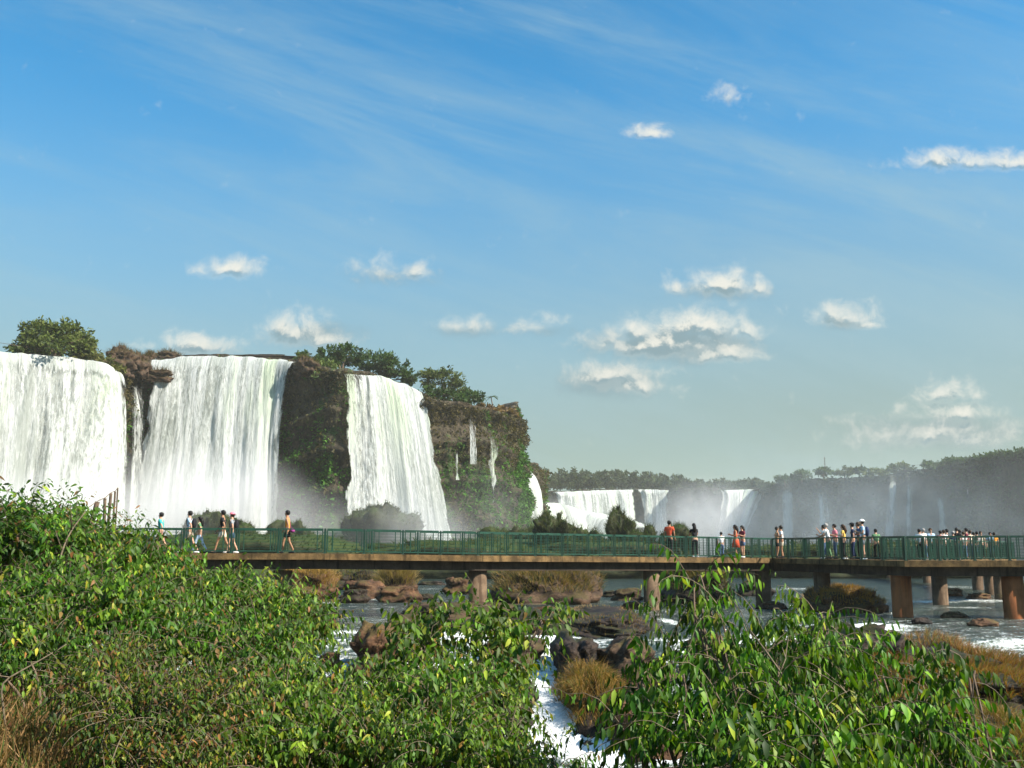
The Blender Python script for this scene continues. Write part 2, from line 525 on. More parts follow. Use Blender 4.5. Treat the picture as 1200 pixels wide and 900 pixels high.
def make_river():
    for a in [(392, 748, -.2, 26, .7, 1), (330, 752, -.3, 40, .6, .9), (470, 744, -.1, 40, .6, .6), (372, 706, 0, 40, 1.2, .55), (455, 702, 0, 40, 1.2, .45),
              (535, 762, -.5, 30, 1.6, 1.4), (560, 775, -.8, 22, .9, 1.2), (640, 768, -.6, 30, 1.6, .9), (652, 790, -.9, 28, .8, 1.0), (632, 815, -1.2, 12, .8, 1.1),
              (648, 838, -1.6, 22, 1.4, 1.6), (655, 855, -1.7, 22, 1.2, 1.4), (655, 800, -1.0, 15, .8, .7), (700, 882, -1.85, 34, 1.6, 1.6), (780, 885, -1.9, 34, 1.4, 1.5),
              (640, 880, -1.85, 30, 1.2, 1.1), (1005, 742, -.15, 42, 2.0, 1.5), (1030, 733, 0, 30, 1.4, 1.2), (990, 770, -.6, 30, 1.4, 1.0), (1010, 775, -.7, 30, 1, 1.1), (784, 728, 0, 10, 2.4, .9), (820, 790, -1.0, 40, 1.4, .7),
              (1030, 893, -1.9, 30, 1.4, 1.3), (1110, 898, -2.0, 50, 1.6, 1.5), (1180, 895, -2, 40, 2, 1.5), (900, 760, -.4, 50, 1.4, .7),
              (1150, 703, 0, 60, 2.5, .55), (1090, 705, 0, 30, 1.6, .5), (1130, 712, 0, 50, 1.3, .45), (1060, 728, 0, 40, .8, .35), (510, 690, 0, 40, 2.5, .3), (930, 690, 0, 60, 4, .4), (1120, 688, 0, 80, 6, .35)]:
        foam_px(*a)
    ys = np.concatenate([np.arange(9, 46, .11), np.geomspace(46, 190, 230), np.geomspace(192, 1500, 60)])
    ts = np.linspace(-1, 1, 620)
    T, Y = np.meshgrid(ts, ys, indexing='ij')
    X = T * (Y * .62 + 7)
    Z = water_level(Y + 1.6 * fbm(X * .22, Y * .22, 3, 3) * sstep(44, 34, Y))
    near = sstep(120, 20, Y)
    rip = fbm(X * .55, Y * 1.1, 0, 5, .6)
    rough = sstep(36, 30, Y)
    Z = Z + near * (.05 + .10 * rough) * rip + rough * .10 * fbm(X * 2.2, Y * 2.8, 7, 4, .6)
    foam = np.zeros_like(X)
    for (fx, fy, rx, ry, s) in FOAM:
        e = ((X - fx) / rx) ** 2 + ((Y - fy) / ry) ** 2
        foam = np.maximum(foam, s * np.exp(-e * 1.1))
    slope = np.abs(np.gradient(water_level(ys), ys))
    foam = foam + np.clip(slope, 0, .4)[None, :] * .9 + .22 * sstep(90, 50, Y) * (fbm(X * .12, Y * .3, 9, 4) > -.05) * sstep(20, 26, Y) + .12 * sstep(40, 30, Y)
    Z = Z + .09 * np.clip(foam, 0, 1.2) * fbm(X * 5, Y * 5, 1, 3)
    m, t, out = material('river_water')
    p = t.pos(); f = t.attr('foam', 'Fac')
    n1 = t.noise(t.mapping(p, (1, 2.3, 1)), 1.5, 6, .65, .3); n2 = t.noise(t.mapping(p, (.35, 1.6, 1)), .5, 6, .65); n3 = t.noise(p, 9, 4, .7)
    fm = t.math('ADD', f, t.math('ADD', t.math('MULTIPLY', t.math('SUBTRACT', n1, .5), 2.0), t.math('MULTIPLY', t.math('SUBTRACT', n3, .5), 1.4)))
    fm = t.mapr(fm, .34, .86)
    base = t.mix(t.mapr(n2, .35, .65), (.012, .022, .018), (.04, .055, .035))
    base = t.mix(t.mapr(f, .15, .9, 0, .75), base, (.16, .22, .13))
    nb = t.bump(t.math('ADD', t.math('ADD', n2, t.math('MULTIPLY', n1, .55)), t.math('MULTIPLY', n3, .08)), 1.0, .5)
    wat = principled(t, out, base, .12, nb, spec=.6, link=False)
    fo = t.new('ShaderNodeBsdfDiffuse'); t.put(fo.inputs[0], (.86, .88, .86)); t.put(fo.inputs['Normal'], t.bump(t.math('ADD', n1, n3), .8, .15))
    mx = t.new('ShaderNodeMixShader'); t.put(mx.inputs[0], fm)
    t.l.new(wat.outputs[0], mx.inputs[1]); t.l.new(fo.outputs[0], mx.inputs[2]); t.l.new(mx.outputs[0], out.inputs['Surface'])
    me = raw_mesh('river', np.stack([X, Y, Z], -1), grid_quads(len(ts), len(ys)), fattr={'foam': foam.ravel()})
    tag(link('river', me, None, m), kind='structure')


make_terrain(); make_river()

# ---------------------------------------------------------------- cliffs
def cliff(pts, du=.8, z0=-5.5, nv=56, amp=2.4, back=70, mat=M_CLIFF, prof=None, seed=0, drop_back=.02, bdir=(-.5, .87)):
    """pts: (px, ytop, Y) along the rim; an eroded rock face with a cap running back from it"""
    w = np.array([P(*p) for p in pts])
    L = np.sum(np.linalg.norm(np.diff(w[:, :2], axis=0), axis=1))
    n = int(L / du); rim, s_ = smooth_path(w, n, 4)
    T = np.gradient(rim[:, :2], axis=0)
    for _ in range(6): T[1:-1] = (T[:-2] + T[1:-1] + T[2:]) / 3
    T /= np.linalg.norm(T, axis=1)[:, None] + 1e-9
    N = np.stack([T[:, 1], -T[:, 0]], 1)                     # faces the camera side
    v = np.linspace(0, 1, nv)
    U_, V_ = np.meshgrid(np.arange(n), v, indexing='ij')
    zt = rim[:, 2][:, None]; Z = z0 + (zt - z0) * V_
    bx, by = rim[:, 0][:, None] + 0 * V_, rim[:, 1][:, None] + 0 * V_
    ss = s_[:, None] + 0 * V_
    d = amp * fbm(ss * .06, Z * .05, seed, 4) + amp * .45 * fbm(ss * .25, Z * .12, seed + 9, 4, .55) + .5 * fbm(ss * .9, Z * .35, seed + 4, 3)
    led = np.abs(((Z * .13 + .6 * fbm(ss * .04, Z * .0, seed + 2, 2)) % 1) - .5) * 2
    d = d + 1.3 * sstep(.75, .95, led) - .9 * sstep(.25, .05, led)
    taper = (1 - V_) ** 1.5 * 3.5
    d = d + taper
    if prof is not None: d = d + prof(ss / s_[-1], V_)
    X = bx + N[:, 0][:, None] * d; Y = by + N[:, 1][:, None] * d
    Z = Z + (.7 * fbm(ss * .25, 0, seed + 5, 4)) * sstep(.9, 1, V_)
    # the cap
    nb = 14; bk = np.linspace(0, 1, nb)[1:] ** 1.6 * back
    Xc = X[:, -1:] + bdir[0] * bk[None]; Yc = Y[:, -1:] + bdir[1] * bk[None]
    Zc = Z[:, -1:] + .8 * fbm(Xc * .1, Yc * .1, seed, 3) - drop_back * bk[None]
    X = np.c_[X, Xc]; Y = np.c_[Y, Yc]; Z = np.c_[Z, Zc]
    me = raw_mesh('cliff', np.stack([X, Y, Z], -1), grid_quads(n, nv + nb - 1))
    o = tag(link('cliff', me, None, mat), kind='structure')
    return rim, N, np.stack([X, Y, Z], -1)[:, :nv]


def tufts(pos, nrm, size, col, rnd, droop=0.0, per=3):
    """little sprays of leaf-shaped faces at each point"""
    n = len(pos) * per
    p = np.repeat(pos, per, 0) + rnd.normal(0, 1, (n, 3)) * np.repeat(size, per)[:, None] * .35
    d = rnd.normal(0, 1, (n, 3)) + np.repeat(nrm, per, 0) * .9; d[:, 2] += .2 - droop
    d /= np.linalg.norm(d, axis=1)[:, None]
    s_ = np.cross(d, rnd.normal(0, 1, (n, 3))); s_ /= np.linalg.norm(s_, axis=1)[:, None]
    L = (np.repeat(size, per) * rnd.uniform(.6, 1.3, n))[:, None]
    a = p - s_ * L * .28; b = p + s_ * L * .28; c_ = p + d * L + s_ * L * .18; e = p + d * L * .95 - s_ * L * .2
    V_ = np.stack([a, b, c_, e], 1).reshape(-1, 3)
    q = np.arange(n * 4).reshape(-1, 4)
    cc = np.repeat(np.repeat(col, per, 0) * rnd.uniform(.7, 1.35, (n, 1)), 4, 0)
    return V_, q, cc


def cliff_plants(S_, rnd, count, pick, size=(.25, .55), name='cliff_plants', label=None, zmax=None):
    """S_: face grid; pick(u 0..1, v 0..1, x, y, z) gives the chance and a colour"""
    n, m, _ = S_.shape
    iu = rnd.integers(1, n - 1, count); iv = rnd.integers(1, m - 1, count)
    p = S_[iu, iv]; du = S_[iu + 1, iv] - S_[iu - 1, iv]; dv = S_[iu, iv + 1 - 0] - S_[iu, iv - 1] if False else S_[iu, np.minimum(iv + 1, m - 1)] - S_[iu, iv - 1]
    nr = np.cross(du, dv); nr /= np.linalg.norm(nr, axis=1)[:, None] + 1e-9
    pr, colr = pick(iu / n, iv / m, p)
    k = rnd.random(count) < pr
    p, nr, colr = p[k] + rnd.normal(0, .2, (k.sum(), 3)), nr[k], colr[k]
    v, q, c_ = tufts(p + nr * .2, nr, rnd.uniform(*size, len(p)), colr, rnd, .5)
    o = link(name, raw_mesh(name, v, q, smooth=False, colors=c_), None, M_FAR_LEAF)
    tag(o, label, 'vegetation', kind='stuff')
    return o


def gcol(rnd, n, a, b, hue=None):
    k = rnd.random((n, 1)); return np.asarray(a) * (1 - k) + np.asarray(b) * k


def outlook(u, v):   # the headland at the right end: overhang above, waist, spreading foot
    r = sstep(.80, .97, u)
    return r * (4.5 * sstep(.62, .95, v) - 3.0 * np.exp(-((v - .42) / .16) ** 2) + 5.0 * sstep(.35, 0, v))


RIM = [(-330, 385, 140), (-200, 396, 148), (-100, 402, 157), (0, 412, 167), (60, 416, 172), (120, 424, 177), (139, 436, 184), (150, 430, 193), (168, 420, 198), (250, 417, 200),
       (330, 421, 201), (344, 421, 197), (398, 432, 191), (412, 436, 194), (450, 442, 197), (488, 458, 199), (503, 466, 195), (556, 476, 202), (588, 482, 212), (604, 489, 224), (606, 491, 246), (597, 480, 290), (588, 470, 340)]
rimL, nL, faceL = cliff(RIM, .55, prof=outlook, seed=3)


def pick_left(u, v, p):
    s_ = fbm(p[:, 0] * .16, p[:, 1] * .1, p[:, 2] * .07, 4)
    b = fbm(p[:, 0] * .4 + 40, p[:, 1] * .2, p[:, 2] * .13, 3)
    dens = .22 + sstep(-.1, .25, s_) * .65 + sstep(.86, .97, v) * .9 + sstep(.55, .1, v) * .25
    r1 = np.random.default_rng(5)
    green = gcol(r1, len(p), (.03, .08, .010), (.09, .24, .025))
    ochre = gcol(r1, len(p), (.055, .048, .02), (.14, .112, .05))
    w = sstep(.05, .3, b + .45 * sstep(.62, .97, v) - .25 * sstep(.5, 0, v))[:, None]
    c_ = green * (1 - w) + ochre * w
    k = r1.random(len(p)) < .35; c_[k] *= .4
    return dens, c_


cliff_plants(faceL, np.random.default_rng(11), 120000, pick_left, label='mixed green and straw coloured plants hanging over the left cliff face')

# small cliff behind the headland
rimB, nB, faceB = cliff([(590, 536, 300), (612, 541, 300), (628, 543, 306), (636, 550, 322), (634, 552, 350), (622, 552, 420)], .8, amp=1.6, back=60, seed=8, prof=lambda u, v: sstep(.3, .7, u) * (2.5 * sstep(.6, .95, v) - 2 * np.exp(-((v - .4) / .2) ** 2)))
cliff_plants(faceB, np.random.default_rng(12), 5000, pick_left, (.5, 1.1), label='ochre vines on the small cliff just behind the headland')
# far centre and right cliffs
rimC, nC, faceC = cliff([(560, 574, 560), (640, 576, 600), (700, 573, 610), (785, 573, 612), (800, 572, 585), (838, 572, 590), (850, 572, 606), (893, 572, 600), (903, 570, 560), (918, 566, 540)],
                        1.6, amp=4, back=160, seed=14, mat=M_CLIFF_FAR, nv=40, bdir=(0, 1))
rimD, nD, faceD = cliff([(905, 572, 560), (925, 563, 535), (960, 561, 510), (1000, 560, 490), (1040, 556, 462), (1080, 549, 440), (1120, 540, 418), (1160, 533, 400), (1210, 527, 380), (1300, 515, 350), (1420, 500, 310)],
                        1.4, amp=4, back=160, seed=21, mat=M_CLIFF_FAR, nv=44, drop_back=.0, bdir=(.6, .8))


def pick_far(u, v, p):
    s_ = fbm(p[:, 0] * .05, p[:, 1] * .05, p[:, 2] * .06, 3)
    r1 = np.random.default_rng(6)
    return .5 * sstep(-.2, .3, s_) + sstep(.88, .97, v), gcol(r1, len(p), (.015, .03, .012), (.045, .07, .022))  # greens darkened to carry the far cliff's shade


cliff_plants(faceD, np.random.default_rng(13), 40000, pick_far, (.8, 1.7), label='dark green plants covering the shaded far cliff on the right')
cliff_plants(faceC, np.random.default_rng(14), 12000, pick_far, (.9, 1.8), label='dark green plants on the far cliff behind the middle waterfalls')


# ---------------------------------------------------------------- waterfalls
def waterfall(label, lip, zb=-1.5, k=1.0, out0=.8, rows=70, du=.35, mat=M_FALL, dens=.35, seed=0, layers=2, wob=1.0, edge=2.0, kk=None, dd=None, fade=None, group='waterfalls pouring over the left cliff', nrm=None, runin=3.0, drift=0.0):
    top = None
    w = np.array([P(*p) for p in lip])
    L = max(.5, np.sum(np.linalg.norm(np.diff(w[:, :2], axis=0), axis=1)))
    n = max(8, int(L / du)); rim, s_ = smooth_path(w, n, 2)
    if nrm is None:
        T = np.gradient(rim[:, :2], axis=0)
        for _ in range(20): T[1:-1] = (T[:-2] + T[1:-1] + T[2:]) / 3
        T /= np.linalg.norm(T, axis=1)[:, None]; N = np.stack([T[:, 1], -T[:, 0]], 1)
    else:
        N = np.repeat(np.array([nrm], float) / np.linalg.norm(nrm), n, 0)
    root = None
    for l_ in range(layers):
        H = rim[:, 2] - zb
        v = np.concatenate([[-1, -.5], np.linspace(0, 1, rows) ** 1.25])
        VV = np.repeat(v[None], n, 0); drop = np.maximum(VV, 0) * H[:, None]
        ss = s_[:, None] + 0 * VV
        sd = seed + 31 * l_
        jet = 1 + .35 * fbm(ss * .18, 0 * ss, sd, 3) * wob
        uf = ss / s_[-1]
        if kk: k = kk[0] + (kk[1] - kk[0]) * uf
        if dd: drift = dd[0] + (dd[1] - dd[0]) * uf
        o_ = out0 * (.4 + .6 * l_) + k * jet * np.sqrt(drop) * (1 + .12 * l_)
        o_ += wob * (.9 * fbm(ss * .28, drop * .03, sd + 1, 4) + .45 * fbm(ss * 1.1, drop * .06, sd + 2, 4, .6) + .18 * fbm(ss * 3.2, drop * .25, sd + 3, 3)) * sstep(0, 6, drop)
        o_ = np.where(VV < 0, VV * runin, o_)
        Z = rim[:, 2][:, None] - drop + np.where(VV < 0, .15, 0) + .35 * fbm(ss * .5, 0 * ss, sd + 5, 3) * sstep(4, 0, drop)
        X = rim[:, 0][:, None] + N[:, 0][:, None] * o_ + drift * drop; Y = rim[:, 1][:, None] + N[:, 1][:, None] * o_
        ed = np.minimum(ss, s_[-1] - ss); rag = 1.3 * fbm(ss * .0 + drop * .06, ss * 0, sd + 6, 3) + .9 * fbm(ss * .6, drop * .35, sd + 8, 3)
        dn = (dens + .25 * sstep(0, 1, VV) + (.45 if du > .2 and edge >= 1.2 and mat is not M_FALL_THIN else -.1) * sstep(3, 0, drop)) * 1.0 - .9 * sstep(edge, 0, ed + rag)
        if mat is M_VEIL_FAR: dn = dn - 1.3 * sstep(.16, 0, VV) - 1.0 * sstep(.55, 1, VV) + .3
        if fade: dn = dn - fade[0] * sstep(fade[1], fade[1] * .3, uf)
        if l_ == 1: dn = dn - .22
        me = raw_mesh('waterfall', np.stack([X, Y, Z], -1), grid_quads(n, len(v)), uv=np.stack([ss + 50 * l_ + seed * 7, drop], -1).reshape(-1, 2), fattr={'dens': dn.ravel()})
        if root is None:
            root = link('waterfall', me, None, mat); tag(root, label, 'waterfall', group)
        else:
            o = link('spray_curtain', me, root, mat)
    return root


G1 = 'waterfalls pouring over the left cliff'
waterfall('broad white waterfall nearest the left edge of the photo, under the leafy bush', [(-220, 397, 146), (-100, 404, 155.5), (0, 413, 165.5), (60, 417, 170.5), (118, 425, 175.5), (137, 437, 181)], k=.75, dens=.27, seed=1, dd=(0, -.07))
waterfall('thin trickle of water in the dark notch between the two broad falls', [(146, 455, 189), (166, 446, 195)], k=.5, mat=M_FALL_THIN, dens=.10, seed=2, layers=1, edge=.6, du=.15)
waterfall('short fall splashing down the notch beside the brown ledge', [(164, 438, 196), (176, 436, 196.5)], k=.6, mat=M_FALL_THIN, dens=.22, seed=4, layers=1, edge=.7, du=.15)
waterfall('widest white waterfall, left of the mossy brown rock wall', [(178, 423, 197), (230, 418, 198.5), (290, 419, 199), (330, 422, 198.5), (350, 425, 196)], k=.95, dens=.36, seed=5, dd=(-.07, .085))
waterfall('flared white waterfall right of the mossy brown rock wall, stringy along its left side', [(400, 438, 190), (418, 438, 192.5), (450, 443, 196), (476, 452, 197.5), (493, 462, 198.5)], dens=.50, seed=7, edge=.8, kk=(.4, 1.3), dd=(.0, .15), fade=(.52, .42), wob=.6)
G2 = 'threads of water on the headland cliff'
for (x, y0, Y, wpx, de, lb) in [(533, 500, 193, 4, .0, 'faint thread of water on the headland beside the flared fall'),
                                (551, 485, 196, 3.5, -.03, 'short faint thread of water halfway along the headland cliff'),
                                (576, 512, 201, 6, .02, 'pale veil of water near the right end of the headland')]:
    waterfall(lb, [(x - wpx, y0, Y), (x + wpx, y0 + 1, Y + .6)], k=.3, out0=1.8, mat=M_FALL_THIN, dens=de, seed=int(x), layers=1, edge=.8, du=.12, group=G2, wob=.5, runin=.5, zb=P(x, y0 + wpx * 7 + 35, Y)[2])
waterfall('slanting white fall squeezed between the headland and the small cliff', [(604, 560, 292), (615, 549, 296), (622, 556, 300)], k=1.9, out0=1, dens=.55, seed=9, group='far waterfalls', nrm=(.55, -.9), edge=.8)
G3 = 'far waterfalls'
waterfall('bright far waterfall with white columns at the centre of the photo', [(648, 577, 588), (700, 575, 598), (742, 574, 603)], k=1.2, out0=3, du=1.0, rows=44, mat=M_FALL_FAR, dens=.34, seed=10, group=G3, edge=3)
waterfall('far twin column fall right of the dark slot', [(747, 574, 604), (765, 574, 606), (784, 575, 604)], k=.9, out0=3, du=.8, rows=44, mat=M_FALL_FAR, dens=.26, seed=12, group=G3, edge=3)
waterfall('far fall tumbling off the corner where the right cliff begins', [(842, 575, 592), (870, 574, 600), (899, 574, 592)], k=1.6, out0=3, du=.8, rows=44, mat=M_FALL_FAR, dens=.4, seed=13, group=G3, edge=3, drift=-.35)
# the lower step, a foaming slope in front of the centre falls
waterfall('foaming greenish step of white water below the central far fall', [(616, 588, 430), (652, 590, 440), (684, 599, 446), (712, 608, 440), (738, 618, 430)], k=2.4, out0=2, du=.5, rows=50, wob=.6, mat=M_FALL_FAR, dens=.55, seed=15, group=G3, edge=2, runin=14)
G4 = 'thin falls on the shaded right cliff'
for (x, y0, Y, wpx, de, dr, lb) in [(921, 568, 530, 6, .55, -.05, 'wispy fall nearest the corner of the shaded right cliff'),
                                (958, 566, 505, 3.5, .5, 0, 'thin fall below the mast on the shaded right cliff'),
                                (965, 566, 502, 3, .45, 0, 'hair thin fall just beside the one below the mast'),
                                (1044, 557, 452, 6, .6, -.14, 'broader of the two slanting falls on the shaded right cliff'),
                                (1062, 558, 444, 5, .6, -.12, 'narrow slanting fall beside the broader one'),
                                (1097, 574, 424, 4.5, .5, 0, 'short thin fall on the shaded right cliff above the crowd'),
                                (1128, 558, 410, 3.5, .5, 0, 'thin vertical fall farthest right on the shaded cliff')]:
    waterfall(lb, [(x - wpx, y0, Y), (x + wpx, y0, Y)], k=.6, out0=4.5, du=.35, rows=40, mat=M_VEIL_FAR, dens=de, seed=int(x), layers=1, edge=2.2, group=G4, wob=.5, runin=.6, drift=dr)


# ---------------------------------------------------------------- air: haze and spray
def haze_box():
    m, t, out = material('haze')
    v = t.new('ShaderNodeVolumePrincipled'); v.inputs['Color'].default_value = (.95, .93, .82, 1)
    v.inputs['Density'].default_value = .00022; v.inputs['Anisotropy'].default_value = .15
    t.l.new(v.outputs[0], out.inputs['Volume'])
    b = MB(); b.box((0, 740, 26), (2600, 1660, 68)); o = b.build('haze', m)
    tag(o, 'thin pale haze over the whole gorge', 'haze', kind='stuff')


def mist(label, px, py, Y, rx, ry, rz, dens, seed=0, vcol=(1, 1, 1)):
    c_ = P(px, py, Y)
    m, t, out = material('spray')
    oc = t.coord('Object')
    s_ = t.new('ShaderNodeVectorMath', operation='LENGTH'); t.put(s_.inputs[0], oc)
    r = t.math('SUBTRACT', 1.0, s_.outputs['Value'], clamp=True)
    n = t.noise(t.mapping(oc, (rx / 10, ry / 10, rz / 14), (seed, 0, 0)), 1.0, 3, .55)
    d = t.math('MULTIPLY', t.math('POWER', r, 1.3), t.mapr(n, .28, .68, .15, 1.6))
    v = t.new('ShaderNodeVolumePrincipled'); v.inputs['Color'].default_value = (*vcol, 1)
    v.inputs['Anisotropy'].default_value = 0
    t.put(v.inputs['Density'], t.math('MULTIPLY', d, dens)); t.l.new(v.outputs[0], out.inputs['Volume'])
    nu, nv = 24, 14
    a = np.linspace(0, 2 * np.pi, nu, endpoint=False); b = np.linspace(-np.pi / 2, np.pi / 2, nv)
    A, B = np.meshgrid(a, b, indexing='ij')
    me = raw_mesh('mist', np.stack([np.cos(A) * np.cos(B), np.sin(A) * np.cos(B), np.sin(B)], -1), grid_quads(nu, nv, True))
    o = link('mist', me, None, m); o.location = c_; o.scale = (rx, ry, rz)
    tag(o, label, 'mist', kind='stuff')


haze_box()
mist('spray rising at the foot of the widest left waterfall', 225, 618, 180, 26, 12, 17, .15, 1)
mist('spray at the foot of the waterfall by the left edge', 60, 622, 160, 30, 11, 11, .12, 4)
mist('spray drifting in front of the mossy rock wall', 375, 630, 176, 16, 10, 10, .035, 9)
mist('spray at the foot of the flared waterfall', 485, 628, 170, 16, 10, 8, .07, 13)
mist('thin spray along the foot of the headland', 570, 615, 195, 14, 9, 14, .02, 17)
mist('bright spray cloud at the foot of the central far falls', 655, 622, 440, 26, 22, 18, .05, 22)
mist('spray below the far twin column fall', 760, 634, 560, 40, 26, 14, .016, 25)
mist('billowing spray under the far corner fall', 828, 618, 545, 38, 28, 30, .045, 28)
mist('wide bluish veil of spray hanging before the shaded right cliff', 1010, 622, 420, 135, 50, 46, .007, 32, (.80, .92, 1))  # blue tint paints the shade in front of this cliff into the spray
mist('bluish veil of spray before the right end of the shaded cliff', 1170, 628, 345, 85, 30, 40, .0055, 37, (.78, .92, 1))  # same shade tint put into the spray colour
# ---------------------------------------------------------------- footbridge
M_CONC = None
def mat_concrete(name, c1, c2, rust=0.0):
    m, t, out = material(name)
    p = t.pos(); a = t.noise(p, 1.6, 6, .65); v = t.noise(t.mapping(p, (3, 3, .35)), 1.5, 5, .6); f = t.noise(p, 30, 4, .7)
    col = t.mix(t.mapr(a, .35, .65), c1, c2)
    col = t.mix(t.mapr(v, .5, .68, 0, .75), col, tuple(q * .3 for q in c1))
    col = t.mix(t.mapr(f, .45, .65, 0, .5), col, tuple(q * .5 for q in c1))
    if rust: col = t.mix(t.mapr(v, .2, .6, rust, rust * .4), col, (.42, .13, .035))
    principled(t, out, col, .9, t.bump(t.math('ADD', a, f), .5, .03), spec=.2)
    return m


M_DECK = mat_concrete('mossy_concrete_edge', (.085, .055, .025), (.26, .16, .065))
M_BEAM = mat_concrete('shade_toned_beam_concrete', (.04, .03, .022), (.08, .058, .042))  # beam colour darkened for the shade under the slab
M_PIL = mat_concrete('pillar_concrete', (.07, .058, .04), (.17, .13, .085), .15)
M_PIL_RED = mat_concrete('rust_stained_pillar', (.09, .05, .028), (.24, .11, .055), .85)
M_RAIL = mat_simple('green_painted_steel', (.010, .058, .035), .4, .25, 5, .5)
M_RAIL_D = mat_simple('dark_green_post_paint', (.008, .045, .028), .45, .25, 5, .5)

MAIN = [(-70, 648, 41.5), (100, 648, 42.2), (380, 648.5, 43.2), (560, 651, 45), (905, 654, 54), (1060, 657, 43.8), (1310, 657, 42.4)]
near = [P(px, y, Y) for px, y, Y in MAIN]
FARB = [(17.2, 47.2), (22.8, 56.5), (28.8, 63), (32.0, 71), (35.3, 80), (38.6, 97), (43.4, 122)]
farp = [np.array([x, y, 2.7 - .27]) for x, y in FARB]


def offset_line(pts, d):
    pts = np.asarray(pts, float); n = len(pts)
    sg = np.diff(pts[:, :2], axis=0); sg /= np.linalg.norm(sg, axis=1)[:, None]
    nl = np.stack([-sg[:, 1], sg[:, 0]], 1)
    res = pts.copy()
    for i in range(n):
        a = nl[max(0, i - 1)]; b = nl[min(n - 2, i)]
        m_ = a + b; m_ /= np.linalg.norm(m_); res[i, :2] += m_ * d / max(.4, np.dot(m_, a))
    return res


def sweep(name, L, Rr, z0, z1, mat, parent):
    """a slab between two edge lines, z0..z1 relative to the lines"""
    n = len(L); V_ = []
    for i in range(n):
        a, b = L[i], Rr[i]
        V_ += [[a[0], a[1], a[2] + z1], [b[0], b[1], b[2] + z1], [b[0], b[1], b[2] + z0], [a[0], a[1], a[2] + z0]]
    q = []
    for i in range(n - 1):
        for k in range(4):
            q.append([i * 4 + k, i * 4 + (k + 1) % 4, i * 4 + 4 + (k + 1) % 4, i * 4 + 4 + k])
    q += [[0, 1, 2, 3], [n * 4 - 4, n * 4 - 3, n * 4 - 2, n * 4 - 1]]
    return link(name, raw_mesh(name, V_, q, smooth=False), parent, mat)


def rail_side(line, lens, parent, outer, bottom=.1, H=1.05):
    line = np.asarray(line, float)
    for i in range(len(line) - 1):
        a, b = line[i], line[i + 1]; L = np.linalg.norm(b - a)
        k = max(1, int(round(L / lens[min(i, len(lens) - 1)])))
        for j in range(k):
            p, q_ = a + (b - a) * j / k, a + (b - a) * (j + 1) / k
            u = (q_ - p) / np.linalg.norm(q_ - p)
            up = np.array([0, 0, 1.0])
            m = MB(); m.bar(p + u * .02, p + u * .02 + up * (H + .0), .10, .07)
            m.box(p + u * .02 + up * .012, (.15, .13, .024), np.array([u, np.cross(up, u), up]))
            m.build('railing_post', M_RAIL_D, parent)
            s0, s1 = p + u * .1, q_ - u * .07
            m = MB()
            m.bar(s0 + up * (H - .03), s1 + up * (H - .03), .07, .06)
            m.bar(s0 + up * bottom, s1 + up * bottom, .05, .045)
            for e in (s0 + u * .02, s1 - u * .02, s0 + u * .24, s1 - u * .24):
                m.bar(e + up * (bottom + .0225), e + up * (H - .0625), .042, .035)
            for w in range(6):
                h = bottom + .12 + w * (H - bottom - .22) / 5.5
                m.bar(s0 + u * .035 + up * h, s1 - u * .035 + up * h, .008)
            m.build('railing_panel', M_RAIL, parent)


def pillar(x, y, ztop, parent, r=.41, mat=None, zb=-4.2):
    m = MB(); m.tube([[x, y, zb], [x, y, ztop - .02]], [r * 1.02, r], 28)
    o = m.build('pillar', mat or M_PIL, parent, smooth=False)
    for p in o.data.polygons: p.use_smooth = len(p.vertices) == 4
    return o


br = empty('footbridge', near[2]); tag(br, 'long footbridge with green metal railings on round concrete pillars over the rapids', 'footbridge')
br.location = (0, 0, 0)
far_edge = offset_line(near, 2.1)
sweep('deck_slab', np.array(near), far_edge, -.26, 0, M_DECK, br)
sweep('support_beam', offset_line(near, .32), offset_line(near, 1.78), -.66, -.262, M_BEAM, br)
lens_ = [1.85, 1.85, 1.85, 1.5, 1.45, 1.5]
rail_side(offset_line(near, .09), lens_, br, True)
rail_side(offset_line(near, 2.0), [1.85, 1.85, 1.8, 1.55, 1.4, 1.5], br, False)
for px, Y, rm in [(20, 43, 0), (332, 44.2, 0), (560, 46.0, 0), (763, 51.0, 0), (893, 54.8, 0), (962, 51.4, 0), (1054, 45.3, 1), (1184, 44.0, 1)]:
    p = P(px, 655, Y); pillar(p[0], p[1], 1.99 if px > 1000 else 2.05, br, mat=M_PIL_RED if rm else M_PIL, r=.43 if rm else .41)
fb = empty('footbridge'); tag(fb, 'side walkway with green railings branching off towards the misty gorge behind the main footbridge', 'footbridge')
fedge = offset_line(farp, -2.1)
sweep('deck_slab', np.array(farp), fedge, -.26, -.004, M_DECK, fb)
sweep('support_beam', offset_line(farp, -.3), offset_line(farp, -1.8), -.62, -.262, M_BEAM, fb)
rail_side(offset_line(farp, -.08), [1.5], fb, True); rail_side(offset_line(farp, -2.0), [1.5], fb, False)
for x, y in [(23.5, 56.3), (29.8, 62.4), (33.2, 71), (36.4, 80), (44, 119), (40.2, 99)]:
    pillar(x, y, 2.43 - .6, fb, mat=M_PIL)


def deck_pos(px, t=.5):
    """a point on the main deck seen at picture column px, t across the deck"""
    ln = offset_line(near, .25 + 1.6 * t)
    for i in range(len(ln) - 1):
        a, b = ln[i], ln[i + 1]
        dx = ray(px, 652); k = dx[0] / dx[1]
        den = (b[0] - a[0]) - k * (b[1] - a[1])
        s_ = (k * a[1] - a[0]) / den if abs(den) > 1e-9 else -1
        if 0 <= s_ <= 1: return a + (b - a) * s_
    return ln[-1]


# ---------------------------------------------------------------- people
def cmat(name, col, rough=.8):
    return mat_simple(name, col, rough, .12, 20, .2, bump=.05)


